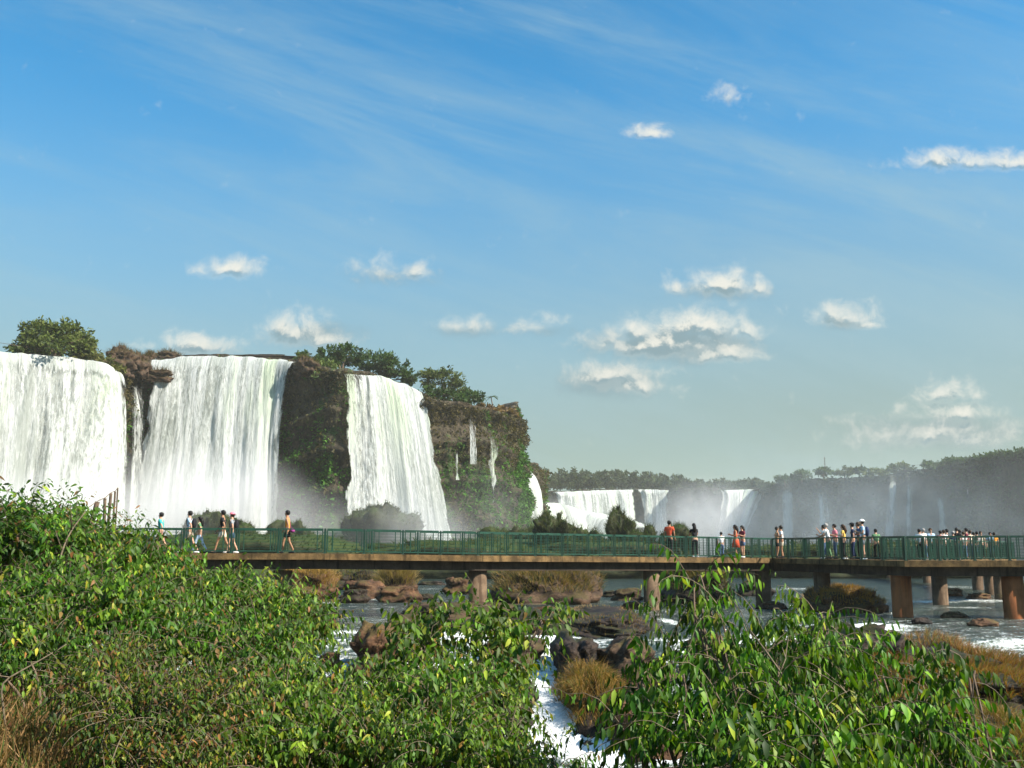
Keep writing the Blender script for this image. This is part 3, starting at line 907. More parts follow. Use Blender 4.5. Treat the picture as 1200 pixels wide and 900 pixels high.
SKIN = [cmat('light_skin', (.52, .30, .20), .6), cmat('tan_skin', (.36, .19, .11), .6)]
HAIRM = {'black': cmat('black_hair', (.012, .01, .009), .5), 'brown': cmat('brown_hair', (.05, .028, .015), .5), 'grey': cmat('grey_hair', (.35, .33, .31), .6)}
CL = {}


def cloth(c_):
    T = dict(white=(.8, .8, .78), black=(.015, .015, .018), navy=(.02, .035, .09), blue=(.18, .36, .6), orange=(.75, .30, .04), red=(.6, .09, .04), pink=(.75, .22, .28),
             khaki=(.52, .44, .33), grey=(.3, .32, .34), denim=(.07, .12, .22), yellow=(.75, .5, .12), maroon=(.18, .03, .05), purple=(.3, .05, .22), green=(.12, .25, .12), teal=(.05, .4, .38), tan=(.5, .33, .18), cream=(.7, .62, .48), sky=(.45, .62, .78))
    if c_ not in CL: CL[c_] = cmat(c_ + '_cloth', T[c_])
    return CL[c_]


SKN = []


def skin(name, pts, edges, rad, mat, parent, root=0, lv=1, extra=None):
    me = bpy.data.meshes.new(name); me.from_pydata([tuple(p) for p in pts], edges, [])
    o = link(name, me, parent, None)
    md = o.modifiers.new('s', 'SKIN'); md.use_smooth_shade = True
    sv = me.skin_vertices[0].data
    for i, r in enumerate(rad):
        sv[i].radius = (r, r) if not isinstance(r, tuple) else r
        sv[i].use_root = (i == root)
    o.modifiers.new('d', 'SUBSURF').render_levels = lv; o.modifiers['d'].levels = lv
    SKN.append((o, mat, extra))
    return o


def flush_skins():
    bpy.context.view_layer.update()
    dg = bpy.context.evaluated_depsgraph_get()
    new = []
    for o, mat, extra in SKN:
        me = bpy.data.meshes.new_from_object(o.evaluated_get(dg)); new.append(me)
    for (o, mat, extra), me in zip(SKN, new):
        o.modifiers.clear()
        if extra:
            V_ = np.zeros(len(me.vertices) * 3, np.float32); me.vertices.foreach_get('co', V_); V_ = V_.reshape(-1, 3)
            fs = [list(p.vertices) for p in me.polygons]
            vs = [tuple(v) for v in V_]
            for mb in extra:
                k = len(vs); vs += [tuple(v) for v in np.concatenate(mb.v)]
                fs += [[i + k for i in q] for q in np.concatenate(mb.q).tolist()] + ([[i + k for i in q] for q in np.concatenate(mb.t).tolist()] if mb.t else [])
            me = bpy.data.meshes.new(o.name); me.from_pydata(vs, [], fs)
        me.materials.clear(); me.materials.append(mat)
        me.polygons.foreach_set('use_smooth', np.ones(len(me.polygons), bool)); me.update()
        o.data = me


def ellipsoid(c_, r, n=14, cut=None, seed=0, rough=0.0):
    a = np.linspace(0, 2 * np.pi, n, endpoint=False); b = np.linspace(-np.pi / 2, np.pi / 2, n - 3)
    A, B = np.meshgrid(a, b, indexing='ij')
    p = np.stack([np.cos(A) * np.cos(B), np.sin(A) * np.cos(B), np.sin(B)], -1)
    k = 1 + rough * fbm(p[..., 0] * 3 + seed, p[..., 1] * 3, p[..., 2] * 3, 3)
    return (p * k[..., None] * np.asarray(r) + np.asarray(c_)).reshape(-1, 3), grid_quads(n, n - 3, True)


def person(pos, face, h=1.72, pose='stand', top='white', bottom='denim', sleeves='short', legs='long', hair='black', longhair=False, hat=None, bag=None, skin_i=0, female=False, label='', group=None, arm=None, swing=.28, seed=0):
    """face: heading in degrees, 0 looks away from the camera, 90 looks to the picture's left"""
    rd = random.Random(seed)
    root = empty('person', pos, R(face)); k = h / 1.72; root.scale = (k, k, k)
    tag(root, label, 'person', group)
    sw = .16 if female else .185; hipw = .095
    ls = swing if pose == 'walk' else rd.uniform(.0, .05)
    lean = .10 if pose == 'lean' else .02
    pel = (0, 0, .95); sp = (0, lean * .4, 1.14); ch = (0, lean, 1.33); nk = (0, lean + .01, 1.47); hb = (0, lean + .03, 1.54); hm = (0, lean + .035, 1.62); ht = (0, lean + .02, 1.70)
    pts = [pel, sp, ch, nk, hb, hm, ht]; rad = [(.14, .10), (.125, .09), (.15, .10), .058, .062, (.08, .093), (.055, .06)]
    ed = [(0, 1), (1, 2), (2, 3), (3, 4), (4, 5), (5, 6)]
    pts.append((0, lean + .125, 1.605)); rad.append(.016); ed.append((5, 7))       # nose
    arms, lg = [], []
    for s_ in (-1, 1):
        a = len(pts); sh = (s_ * sw, lean, 1.40)
        if pose == 'walk':
            f = ls * .8 * s_; el = (s_ * (sw + .04), lean - .02 + f * .5, 1.13); wr = (s_ * (sw + .04), lean + .08 + f, .90)
        elif pose == 'lean':
            el = (s_ * (sw + .06), lean + .12, 1.17); wr = (s_ * (sw - .02), lean + .36, 1.09)
        elif arm == 'up' and s_ == 1:
            el = (s_ * (sw + .10), lean + .18, 1.32); wr = (s_ * (sw - .06), lean + .30, 1.52)
        elif arm in ('hold', 'up'):
            el = (s_ * (sw + .07), lean + .03, 1.15); wr = (s_ * .10, lean + .27, 1.22)
        else:
            el = (s_ * (sw + .06), lean - .03, 1.13); wr = (s_ * (sw + .07), lean + .05, .89)
        e, w = np.array(el), np.array(wr); hd = w + (w - e) / np.linalg.norm(w - e) * .07
        pts += [sh, el, wr, tuple(hd)]; rad += [.052, .04, .027, (.034, .02)]; ed += [(2, a), (a, a + 1), (a + 1, a + 2), (a + 2, a + 3)]
        arms.append((sh, el, wr, hd))
    for s_ in (-1, 1):
        a = len(pts); f = ls * s_ * -1
        hp = (s_ * hipw, 0, .90); kn = (s_ * hipw, f * .5 + .04, .50); an = (s_ * hipw, f - (.06 if f < 0 else 0), .09 + (.05 if f < -.1 else 0)); to = (s_ * hipw * 1.15, an[1] + .15, .035)
        pts += [hp, kn, an, to]; rad += [.085, .055, .036, .032]; ed += [(0, a), (a, a + 1), (a + 1, a + 2), (a + 2, a + 3)]
        lg.append((hp, kn, an, to))
    ex = MB()
    for (sh, el, wr, hd) in arms:                                                  # five fingers on each hand
        w, hd = np.array(wr), np.array(hd); d = (hd - w) / np.linalg.norm(hd - w); sd = np.cross(d, [0, 1, 0.2]); sd /= np.linalg.norm(sd)
        for q, L in zip((-1.5, -.5, .5, 1.5), (.058, .072, .068, .055)):
            b = hd + sd * q * .017; ex.tube([b, b + d * L * .6, b + d * L + np.array([0, .012, -.006])], [.009, .008, .006], 5)
        b = hd - d * .03 + sd * .03; ex.tube([b, b + sd * .025 + d * .025, b + sd * .03 + d * .055], [.010, .009, .007], 5)
    skin('body', pts, ed, rad, SKIN[skin_i], root, 0, 1, [ex])
    # clothes
    z = lambda p, dz: (p[0], p[1], p[2] + dz)
    q = [(0, 0, .90), sp, ch, (0, lean, 1.44)]; r_ = [(.155, .12), (.142, .108), (.165, .118), .075]; e_ = [(0, 1), (1, 2), (2, 3)]
    for (sh, el, wr, hd) in arms:
        a = len(q); s0, e0, w0 = np.array(sh), np.array(el), np.array(wr)
        if sleeves == 'none': q.append(sh); r_.append(.06); e_.append((2, a))
        elif sleeves == 'short': q += [sh, tuple(s0 + (e0 - s0) * .62)]; r_ += [.068, .06]; e_ += [(2, a), (a, a + 1)]
        else: q += [sh, el, tuple(e0 + (w0 - e0) * .93)]; r_ += [.068, .053, .04]; e_ += [(2, a), (a, a + 1), (a + 1, a + 2)]
    skin('shirt', q, e_, r_, cloth(top), root)
    if legs == 'skirt':
        m = MB(); m.tube([(0, 0, 1.0), (0, 0, .9), (0, .02, .55)], [.135, .165, .235], 16); m.build('skirt', cloth(bottom), root, smooth=True)
    else:
        q = [(0, 0, .99), (0, 0, .93)]; r_ = [(.15, .115), (.155, .12)]; e_ = [(0, 1)]
        for (hp, kn, an, to) in lg:
            a = len(q); h0, k0, a0 = map(np.array, (hp, kn, an))
            if legs == 'short': q += [tuple(h0 - [0, 0, .03]), tuple(h0 + (k0 - h0) * .72)]; r_ += [.10, .085]; e_ += [(1, a), (a, a + 1)]
            else: q += [tuple(h0 - [0, 0, .03]), kn, tuple(k0 + (a0 - k0) * .93)]; r_ += [.10, .07, .055]; e_ += [(1, a), (a, a + 1), (a + 1, a + 2)]
        skin('shorts' if legs == 'short' else 'trousers', q, e_, r_, cloth(bottom), root)
    for (hp, kn, an, to) in lg:
        m = MB(); v, qd = ellipsoid((an[0], an[1] + .06, .04), (.05, .14, .045), 10); v[:, 2] = np.maximum(v[:, 2], .0); m.add(v, qd); m.build('shoe', cloth('black' if seed % 3 else 'white'), root, smooth=True)
    m = MB(); v, qd = ellipsoid((0, lean + .005, 1.655), (.098, .112, .108), 16, rough=.08, seed=seed)
    fr = v[:, 1] > lean + .05; v[fr & (v[:, 2] < 1.67), 1] = lean + .045
    m.add(v, qd)
    if longhair: m.tube([(0, lean - .05, 1.66), (0, lean - .09, 1.52), (0, lean - .10, 1.38), (0, lean - .09, 1.28)], [.085, .10, .09, .05], 10)
    m.build('hair', HAIRM[hair], root, smooth=True)
    for s_ in (-1, 1):
        pass
    if hat:
        m = MB(); v, qd = ellipsoid((0, lean + .01, 1.69), (.108, .12, .085), 14); v[:, 2] = np.maximum(v[:, 2], 1.675); m.add(v, qd)
        v, qd = ellipsoid((0, lean + (.10 if hat[1] == 'cap' else .01), 1.68), (.09, .13, .01) if hat[1] == 'cap' else (.17, .18, .012), 14); m.add(v, qd)
        m.build('cap' if hat[1] == 'cap' else 'hat', cloth(hat[0]), root, smooth=True)
    if bag:
        bc, kind = bag
        m = MB()
        if kind == 'back':
            v, qd = ellipsoid((0, lean - .19, 1.22), (.145, .10, .23), 14); v[:, 1] = np.minimum(v[:, 1], lean - .09); m.add(v, qd)
            for s_ in (-1, 1): m.tube([(s_ * .1, lean - .12, 1.40), (s_ * .11, lean + .02, 1.455), (s_ * .11, lean + .125, 1.36), (s_ * .12, lean + .08, 1.15), (s_ * .12, lean - .1, 1.08)], .018, 6)
            nm = 'backpack'
        else:
            v, qd = ellipsoid((-.02, -.20, .93), (.15, .10, .10), 14); m.add(v, qd)
            m.tube([(.0, -.14, 1.0), (.10, -.02, 1.43), (.02, .12, 1.36), (-.13, .02, 1.05), (-.1, -.12, .98)], .012, 6)
            nm = 'shoulder_bag'
        m.build(nm, cloth(bc), root, smooth=True)
    return root


# heading: 90 = towards the picture's left, -90 = right, 0 = away, 180 = towards the camera
PP = [
    (98, .5, 90, dict(h=1.7, pose='walk', top='white', bottom='cream', legs='short', hair='brown', label='person in white clothes on the footbridge, mostly hidden by the tall left bush')),
    (187, .5, 90, dict(h=1.7, pose='walk', top='teal', bottom='black', legs='short', hair='black', label='person in a teal top on the footbridge, behind the sprig above the bush')),
    (221, .4, 90, dict(h=1.76, pose='walk', top='sky', bottom='khaki', legs='short', hair='black', bag=('black', 'back'), label='person in a pale blue shirt and light shorts leading a shorter walker')),
    (233, .7, 90, dict(h=1.55, pose='walk', top='green', bottom='sky', legs='long', hair='black', longhair=True, female=True, label='shorter long haired person in a green top walking behind the pale blue shirt')),
    (260, .4, 90, dict(h=1.8, pose='walk', top='black', bottom='cream', legs='short', hair='black', skin_i=1, label='tall person in a black top and cream shorts walking left beside the pink hat')),
    (271, .65, 90, dict(h=1.72, pose='walk', top='grey', bottom='denim', legs='short', hair='brown', hat=('pink', 'sun'), bag=('black', 'back'), female=True, swing=.16, label='person in a pink hat and grey top with a black backpack')),
    (336, .25, 90, dict(h=1.8, pose='walk', top='orange', bottom='black', legs='short', sleeves='none', hair='black', bag=('purple', 'hip'), skin_i=1, swing=.18, label='person in an orange tank top with a purple bag, alone on the left span')),
    (785, .85, -25, dict(h=1.84, pose='stand', top='red', bottom='black', hair='black', longhair=False, skin_i=1, label='person in a loose red shirt standing alone at the far railing')),
    (815, .85, 10, dict(h=1.74, pose='lean', top='black', bottom='black', hair='black', longhair=True, female=True, label='person in black with dark hair leaning on the railing beside the red shirt')),
    (846, .8, 0, dict(h=1.32, pose='stand', top='white', bottom='denim', hair='black', label='short person in a white top between the black top and the pair of friends')),
    (863, .55, 90, dict(h=1.7, pose='stand', arm='hold', top='red', sleeves='none', bottom='red', legs='skirt', hair='black', longhair=True, female=True, skin_i=1, label='person in a patterned red dress with long dark hair, arms raised')),
    (871, .6, 120, dict(h=1.68, pose='stand', arm='hold', top='maroon', bottom='denim', legs='short', hair='black', longhair=True, female=True, label='person in a dark top close behind the red dress')),
    (911, .5, -80, dict(h=1.66, pose='stand', arm='hold', top='tan', bottom='black', legs='short', sleeves='none', hair='black', female=True, skin_i=1, label='person in a tan top facing the white shirt, left of the embracing couple')),
    (917, .4, 80, dict(h=1.7, pose='stand', arm='hold', top='white', bottom='khaki', legs='short', hair='black', skin_i=1, label='person in a white shirt, right of the embracing couple')),
    (967, .8, 70, dict(h=1.68, pose='stand', arm='up', top='white', bottom='denim', hair='black', label='person in white bending forward at the left end of the railing group')),
    (972, .35, 60, dict(h=1.72, pose='lean', top='white', bottom='green', hair='grey', label='fair headed person in a plain white shirt near the left end of the railing group')),
    (980, .7, 95, dict(h=1.7, pose='stand', arm='hold', top='pink', bottom='denim', hair='black', female=True, label='person in a pink top in the middle of the railing group')),
    (990, .65, 60, dict(h=1.66, pose='stand', arm='hold', top='yellow', bottom='black', hair='brown', longhair=True, female=True, label='person in a yellow top with brown hair')),
    (1001, .4, 75, dict(h=1.7, pose='stand', top='navy', bottom='navy', hair='black', hat=('black', 'cap'), label='person dressed in navy with a dark cap beside the tall hatted person')),
    (1008, .6, 85, dict(h=1.74, pose='stand', arm='hold', top='denim', bottom='black', hair='brown', skin_i=1, label='person in a blue shirt just behind the white hat')),
    (1013, .35, 80, dict(h=1.83, pose='stand', arm='hold', top='sky', bottom='grey', legs='short', hair='black', hat=('white', 'sun'), bag=('navy', 'back'), label='tall person in a white hat with a navy backpack')),
    (1028, .9, 0, dict(h=1.42, pose='stand', top='green', bottom='black', hair='black', label='short dark haired person whose head just clears the railing, right of the white hat')),
]
PP = [p for p in PP]
for i, (px, tt, face, kw) in enumerate(PP):
    p = deck_pos(px, tt); kw.setdefault('seed', i + 1)
    kw['group'] = 'visitors on the main span of the footbridge'
    person(p, face, **kw)

# the crowd on the side walkway
ctops = ['white', 'black', 'sky', 'white', 'maroon', 'white', 'navy', 'grey', 'black', 'white', 'black', 'khaki', 'black', 'cream', 'sky', 'white', 'black']
CR = [(1079, 57.8, 'black', 'white', 'black haired person in white at the left end of the distant crowd'), (1084, 58.4, 'grey', 'white', 'fair haired person in white beside the left end of the distant crowd'),
      (1092, 59.3, 'brown', 'sky', 'brown haired person in pale blue in the gap left of the distant crowd'), (1104, 60.6, 'black', 'maroon', 'person in maroon at the left side of the distant crowd'),
      (1108, 61, 'brown', 'white', 'brown haired person in white next to the maroon top'), (1112, 61.6, 'black', 'black', 'person in black just left of the dense part of the crowd'),
      (1119, 62, 'grey', 'navy', 'grey haired person in navy in the dense part of the crowd'), (1123, 63.5, 'black', 'black', 'taller person in black near the left of the dense crowd'),
      (1127, 61.8, 'black', 'sky', 'person in pale blue in the dense crowd'), (1131, 63.8, 'brown', 'white', 'brown haired person in bright white in the dense crowd'),
      (1135, 64, 'black', 'maroon', 'tallest person, in maroon, in the dense crowd'), (1139, 62.6, 'brown', 'cream', 'person in cream in the dense crowd'),
      (1143, 64.3, 'black', 'black', 'black haired person in black in the middle of the dense crowd'), (1147, 63.2, 'black', 'grey', 'person in grey towards the right of the dense crowd'),
      (1151, 64.5, 'brown', 'cream', 'person in cream at the right end of the dense crowd'), (1162, 63.5, 'black', 'sky', 'person in pale blue standing apart, right of the dense crowd'),
      (1167, 64.2, 'black', 'orange', 'person in orange at the far right of the distant crowd')]
fa, fz = np.array(farp), fedge
for i, (px, Y, hr, tp, lb) in enumerate(CR):
    k = ray(px, 652); k = k[0] / k[1]
    # keep each one on the side walkway: find the point along it on this line of sight
    best = None
    for t_ in np.linspace(.15, .85, 8):
        ln = fa + (fz - fa) * t_
        for j in range(len(ln) - 1):
            a, b = ln[j], ln[j + 1]; den = (b[0] - a[0]) - k * (b[1] - a[1])
            if abs(den) < 1e-6: continue
            s_ = (k * a[1] - a[0]) / den
            if 0 <= s_ <= 1:
                q = a + (b - a) * s_
                if best is None or abs(q[1] - Y) < abs(best[1] - Y): best = q
    if best is None: best = np.array([k * 60, 60, 2.43])
    person((best[0], best[1], best[2]), random.choice([0, 20, -30, 180, 60]), h=1.6 + (.16 if 'tall' in lb else 0) + .05 * (i % 3), top=tp, hair=hr, bottom='denim' if i % 2 else 'black', label=lb, seed=50 + i, group='distant crowd on the side walkway', sleeves='short', arm='up' if i % 4 == 1 else None)
flush_skins()

# ---------------------------------------------------------------- rocks
ROCKN = [0]


def rock(px0, px1, ytop, ybase, z=0.0, depth=None, mat=None, label='', group=None, grass=None, seed=None, flat=.55, Y=None, tall=None, gcolr=None, glen=.3, rough=.34, droop=0.3):
    ROCKN[0] += 1; seed = seed or ROCKN[0] * 7
    if Y is None: Y = (2.7 - z) * F / (ybase - 650)
    w = (px1 - px0) * Y / F; h = (ybase - ytop) * Y / F if tall is None else tall
    depth = depth or w * .6
    h = max(h, .1)
    c_ = P((px0 + px1) / 2, 650, Y); cx, cyy = c_[0], Y + depth / 2
    nu, nv = 72, 34
    a = np.linspace(0, 2 * np.pi, nu, endpoint=False); b = np.linspace(-.9, np.pi / 2, nv)
    A, B = np.meshgrid(a, b, indexing='ij')
    pw = lambda q, e: np.sign(q) * np.abs(q) ** e
    dx, dy, dz = pw(np.cos(A), .8) * np.cos(B) ** flat, pw(np.sin(A), .8) * np.cos(B) ** flat, np.sin(B)
    f = 1 + rough * fbm(dx * 1.6 + seed, dy * 1.6, dz * 1.4, 4, .55) + .14 * fbm(dx * 5 + seed, dy * 5, dz * 6, 4, .6) - .16 * np.abs(fbm(dx * 3.2 + seed, dy * 3.2, dz * 2.5 + 5, 3))
    X = cx + dx * f * w / 2; Yy = cyy + dy * f * depth / 2; Z = z + dz * f * h
    st = .12 * h * np.sin(Z * 9 / max(h, .4) + 3 * fbm(X, Yy, seed, 2)); X = X + dx * st; Yy = Yy + dy * st
    o = link('rock', raw_mesh('rock', np.stack([X, Yy, Z], -1), grid_quads(nu, nv, True)), None, mat or M_ROCK)
    tag(o, label, 'rock', group)
    if grass:
        rnd = np.random.default_rng(seed)
        S_ = np.stack([X, Yy, Z], -1)
        k = int(grass); iu = rnd.integers(0, nu, k); iv = rnd.integers(int(nv * .5), nv - 1, k)
        p0 = S_[iu, iv]; out_ = np.stack([dx, dy, dz], -1)[iu, iv]
        blades('grass', p0, out_, rnd, glen, gcolr or ((.20, .11, .035), (.36, .22, .07)), o, droop, wid=.0028 + .00011 * Y)
    return o


def blades(name, p0, out_, rnd, L, cols, parent=None, droop=.3, wid=.012, mat=None, up=1.0):
    n = len(p0)
    d = out_ * .6 + rnd.normal(0, .45, (n, 3)); d[:, 2] = np.abs(d[:, 2]) * .4 + up
    d /= np.linalg.norm(d, axis=1)[:, None]
    s_ = np.cross(d, rnd.normal(0, 1, (n, 3))); s_ /= np.linalg.norm(s_, axis=1)[:, None]
    L = (L * rnd.uniform(.5, 1.3, n))[:, None]; w = wid * rnd.uniform(.7, 1.5, (n, 1))
    m = p0 + d * L * .55
    e = d + out_ * .5 + rnd.normal(0, .25, (n, 3)); e[:, 2] -= droop * 2.2
    e /= np.linalg.norm(e, axis=1)[:, None]; tip = m + e * L * .55
    V_ = np.stack([p0 - s_ * w, p0 + s_ * w, m + s_ * w * .8, m - s_ * w * .8, tip], 1).reshape(-1, 3)
    i = np.arange(n) * 5
    q = np.stack([i, i + 1, i + 2, i + 3], 1); tr = np.stack([i + 3, i + 2, i + 4], 1)
    k = rnd.random((n, 1)); c_ = np.asarray(cols[0]) * (1 - k) + np.asarray(cols[1]) * k
    c_ *= rnd.uniform(.7, 1.25, (n, 1))
    if len(cols) > 2:
        g_ = rnd.random(n) < .3; c_[g_] = np.asarray(cols[2]) * rnd.uniform(.7, 1.3, (g_.sum(), 1))
    o = link(name, raw_mesh(name, V_, q, tr, False, np.repeat(c_, 5, 0)), parent, mat or M_GRASS)
    if parent is not None: o['kind'] = 'stuff'
    return o


GR = 'rocks in the rapids'
OL = ((.10, .09, .03), (.24, .17, .06), (.06, .10, .02))
rock(322, 392, 668, 701, mat=M_ROCK_RED, grass=2600, gcolr=((.22, .13, .04), (.42, .26, .08)), glen=.5, label='rounded mound covered in orange brown grass under the left span', group=GR)
rock(372, 452, 660, 684, Y=80, z=0, tall=1.5, depth=6, mat=M_ROCK_DARK, grass=1200, gcolr=OL, glen=.6, label='dark bushy rock far under the left span, behind the red brown boulders', group=GR)
rock(437, 486, 664, 686, Y=74, tall=1.5, mat=M_ROCK_RED, grass=2200, gcolr=((.18, .13, .05), (.35, .25, .10)), glen=.8, label='rock with tall straw coloured grass left of the first visible pillar', group=GR)
rock(395, 456, 680, 700, mat=M_ROCK_RED, depth=3.5, label='red brown boulder in front of the grassy rock on the left', group=GR)
rock(400, 432, 690, 705, mat=M_ROCK_DARK, label='small dark boulder at the foot of the red brown one', group=GR)
rock(443, 492, 687, 704, mat=M_ROCK_RED, label='low brown boulder right of the red brown boulders', group=GR)
rock(520, 552, 677, 695, mat=M_ROCK_RED, label='brown boulder just left of the first pillar', group=GR)
rock(490, 521, 680, 684, Y=92, tall=.35, mat=M_ROCK_DARK, label='sliver of dark rock in open water left of the first pillar', group=GR)
rock(574, 706, 668, 706, depth=6, mat=M_ROCK, grass=6500, gcolr=((.15, .10, .04), (.34, .22, .09), (.05, .07, .02)), glen=.55, label='large rock island topped with dry grass between the two middle pillars', group=GR)
rock(690, 700, 684, 700, mat=M_ROCK_RED, label='knob of brown rock at the right end of the dry grass island', group=GR)
rock(706, 722, 691, 698, mat=M_ROCK_DARK, label='smaller of two low rocks left of the second pillar', group=GR)
rock(719, 752, 689, 702, mat=M_ROCK, label='larger of two low rocks left of the second pillar', group=GR)
rock(786, 862, 664, 706, depth=4.5, mat=M_ROCK_DARK, grass=4200, gcolr=((.10, .09, .03), (.28, .16, .06), (.05, .09, .02)), glen=.5, label='steep grassy rock right of the second pillar, behind the tallest sprig', group=GR)
rock(866, 908, 680, 697, mat=M_ROCK_DARK, label='dark pointed rock at the foot of the third pillar', group=GR)
rock(845, 905, 660, 668, Y=150, tall=1.0, mat=M_ROCK_GREEN, grass=900, gcolr=OL, glen=1.0, label='low green rock far off between the third pillar and the grassy rock', group=GR)
rock(905, 965, 659, 669, Y=140, tall=1.2, depth=12, mat=M_ROCK_GREEN, grass=1600, gcolr=((.16, .15, .05), (.28, .24, .09)), glen=1.0, label='flat grassy islet between the third and fourth pillars', group=GR)
rock(690, 740, 659, 668, Y=150, tall=.8, mat=M_ROCK_DARK, label='thin dark rock line far off left of the second pillar', group=GR)
rock(960, 1052, 689, 716, depth=5, mat=M_ROCK_RED, grass=3500, gcolr=((.28, .15, .04), (.42, .25, .08)), glen=.22, flat=.8, label='flat orange brown ridge left of the first rusty pillar', group=GR)
rock(1105, 1128, 688, 697, mat=M_ROCK_RED, label='red brown rock at the foot of a far pillar', group=GR)
rock(1133, 1160, 694, 700, mat=M_ROCK_RED, label='flat brown rock between two far pillars', group=GR)
rock(1060, 1095, 655, 662, Y=170, tall=1.4, depth=14, mat=M_ROCK_GREEN, label='hazy green rock far beyond the side walkway', group=GR)
rock(1185, 1260, 688, 712, mat=M_ROCK_DARK, grass=1500, gcolr=OL, glen=.4, label='dark rock cut by the right edge behind the last pillar', group=GR)
# the slabs and boulders below the bridge
rock(655, 782, 707, 752, z=-.2, Y=34, tall=.72, depth=12, mat=M_ROCK_DARK, flat=.3, rough=.22, grass=1500, gcolr=((.22, .14, .06), (.34, .22, .10)), glen=.12, label='broad flat topped dark rock ledge at the foot of the second pillar', group=GR)
rock(452, 612, 707, 738, z=0, Y=39, tall=.65, depth=8, mat=M_ROCK, flat=.35, label='long brown rock slab below the first pillar', group=GR)
rock(540, 680, 712, 740, z=-.1, Y=35, tall=.7, depth=7, mat=M_ROCK_DARK, flat=.4, label='brown slab joining the two ledges below the bridge', group=GR)
rock(410, 466, 728, 782, z=-.5, Y=29, tall=1.25, mat=M_ROCK_RED, flat=.6, depth=2.2, label='smooth rounded brown boulder beside the small white rapid on the left', group=GR)
rock(376, 402, 748, 766, z=-.5, Y=30, tall=.4, mat=M_ROCK_RED, label='small brown rock left of the rounded boulder', group=GR)
rock(455, 500, 715, 742, z=-.2, Y=32, tall=.75, mat=M_ROCK_DARK, label='jagged dark rock between the rounded boulder and the slab', group=GR)
rock(560, 640, 735, 775, z=-.6, Y=30.2, tall=.8, mat=M_ROCK, depth=2.5, label='brown boulder behind the middle bush', group=GR)
rock(650, 712, 742, 790, z=-.9, Y=28.2, tall=1.3, depth=3.5, mat=M_ROCK_DARK, label='black wet rock beside the narrow chute of white water', group=GR)
rock(700, 792, 745, 800, z=-1.0, Y=27.6, tall=1.25, depth=3.5, mat=M_ROCK, label='brown rock between the chute and the right bush', group=GR)
rock(660, 728, 778, 856, z=-1.9, Y=25.2, tall=1.45, depth=3.2, mat=M_ROCK_DARK, grass=4200, gcolr=((.16, .08, .02), (.34, .20, .05), (.10, .10, .02)), glen=.55, droop=.7, label='dark rock with drooping golden grass at the lower end of the chute', group=GR)
rock(715, 800, 800, 868, z=-2, Y=23.5, tall=1.5, depth=3, mat=M_ROCK_RED, label='reddish rock low behind the right bush', group=GR)
rock(560, 632, 790, 850, z=-1.6, Y=25.5, tall=1.3, depth=2.5, mat=M_ROCK_DARK, label='wet dark rock on the left bank of the chute', group=GR)
rock(800, 870, 738, 770, z=-.5, Y=30, tall=.8, mat=M_ROCK_RED, label='rounded orange brown rock seen through the right bush', group=GR)
rock(870, 960, 742, 790, z=-.8, Y=28.5, tall=.9, mat=M_ROCK, label='brown rock behind the middle of the right bush', group=GR)
rock(955, 1015, 728, 762, z=-.3, Y=33, tall=.8, depth=2.5, mat=M_ROCK_DARK, label='dark rock left of the right hand rapid', group=GR)
rock(985, 1075, 748, 800, z=-.8, Y=28.5, tall=1.35, depth=4, mat=M_ROCK_DARK, flat=.35, label='black rock step below the right hand rapid', group=GR)
RG = ((.14, .05, .02), (.36, .18, .06), (.16, .15, .035))
rock(1035, 1330, 735, 850, z=-1.1, Y=24.5, tall=.95, depth=11, mat=M_ROCK_DARK, flat=.35, rough=.5, grass=17000, gcolr=RG, glen=.34, droop=.35, label='big island of rust coloured grass and scrub at the right edge', group=GR)
rock(1120, 1330, 800, 900, z=-2, Y=19.6, tall=1.2, depth=5, mat=M_ROCK_DARK, flat=.5, grass=9000, gcolr=((.14, .07, .02), (.36, .22, .06), (.12, .14, .03)), glen=.42, droop=.5, label='dark rock with tall golden grass tufts in the lower right corner', group=GR)
rock(1020, 1130, 790, 870, z=-1.8, Y=22.5, tall=1.3, depth=4, mat=M_ROCK_RED, grass=4000, gcolr=RG, glen=.3, label='reddish scrubby rock between the right bush and the corner', group=GR)
for i, (x, y, w, h, z, lb) in enumerate([(500, 701, 20, 6, 0, 'small brown stone breaking the water right of the low brown boulder'), (620, 748, 26, 14, -.4, 'small dark stone above the white chute'), (690, 765, 24, 14, -.7, 'rounded stone at the edge of the black wet rock'), (748, 768, 30, 16, -.7, 'brown stone beside the second pillar ledge'),
                                        (905, 712, 34, 8, 0, 'low dark stone in the water under the third pillar'), (936, 705, 22, 6, 0, 'flat little stone left of the orange brown ridge'), (1078, 728, 22, 7, 0, 'small wet stone at the foot of the first rusty pillar'), (1118, 722, 30, 7, 0, 'low wet stone between the two rusty pillars'),
                                        (1150, 731, 34, 8, 0, 'dark wet stone left of the last rusty pillar'), (372, 725, 30, 9, 0, 'low dark stone showing right of the left thicket'), (346, 742, 26, 10, -.2, 'dark stone half behind the left thicket'), (640, 722, 34, 12, 0, 'brown stone between the slab and the flat ledge'),
                                        (606, 872, 30, 20, -1.8, 'wet stone low beside the chute'), (690, 870, 22, 12, -1.85, 'black stone in the foam at the bottom'), (740, 712, 26, 8, 0, 'brown stone leaning on the second pillar')]):
    rock(x - w / 2, x + w / 2, y - h, y, z=z, mat=[M_ROCK_DARK, M_ROCK, M_ROCK_RED][i % 3], label=lb, group=GR)
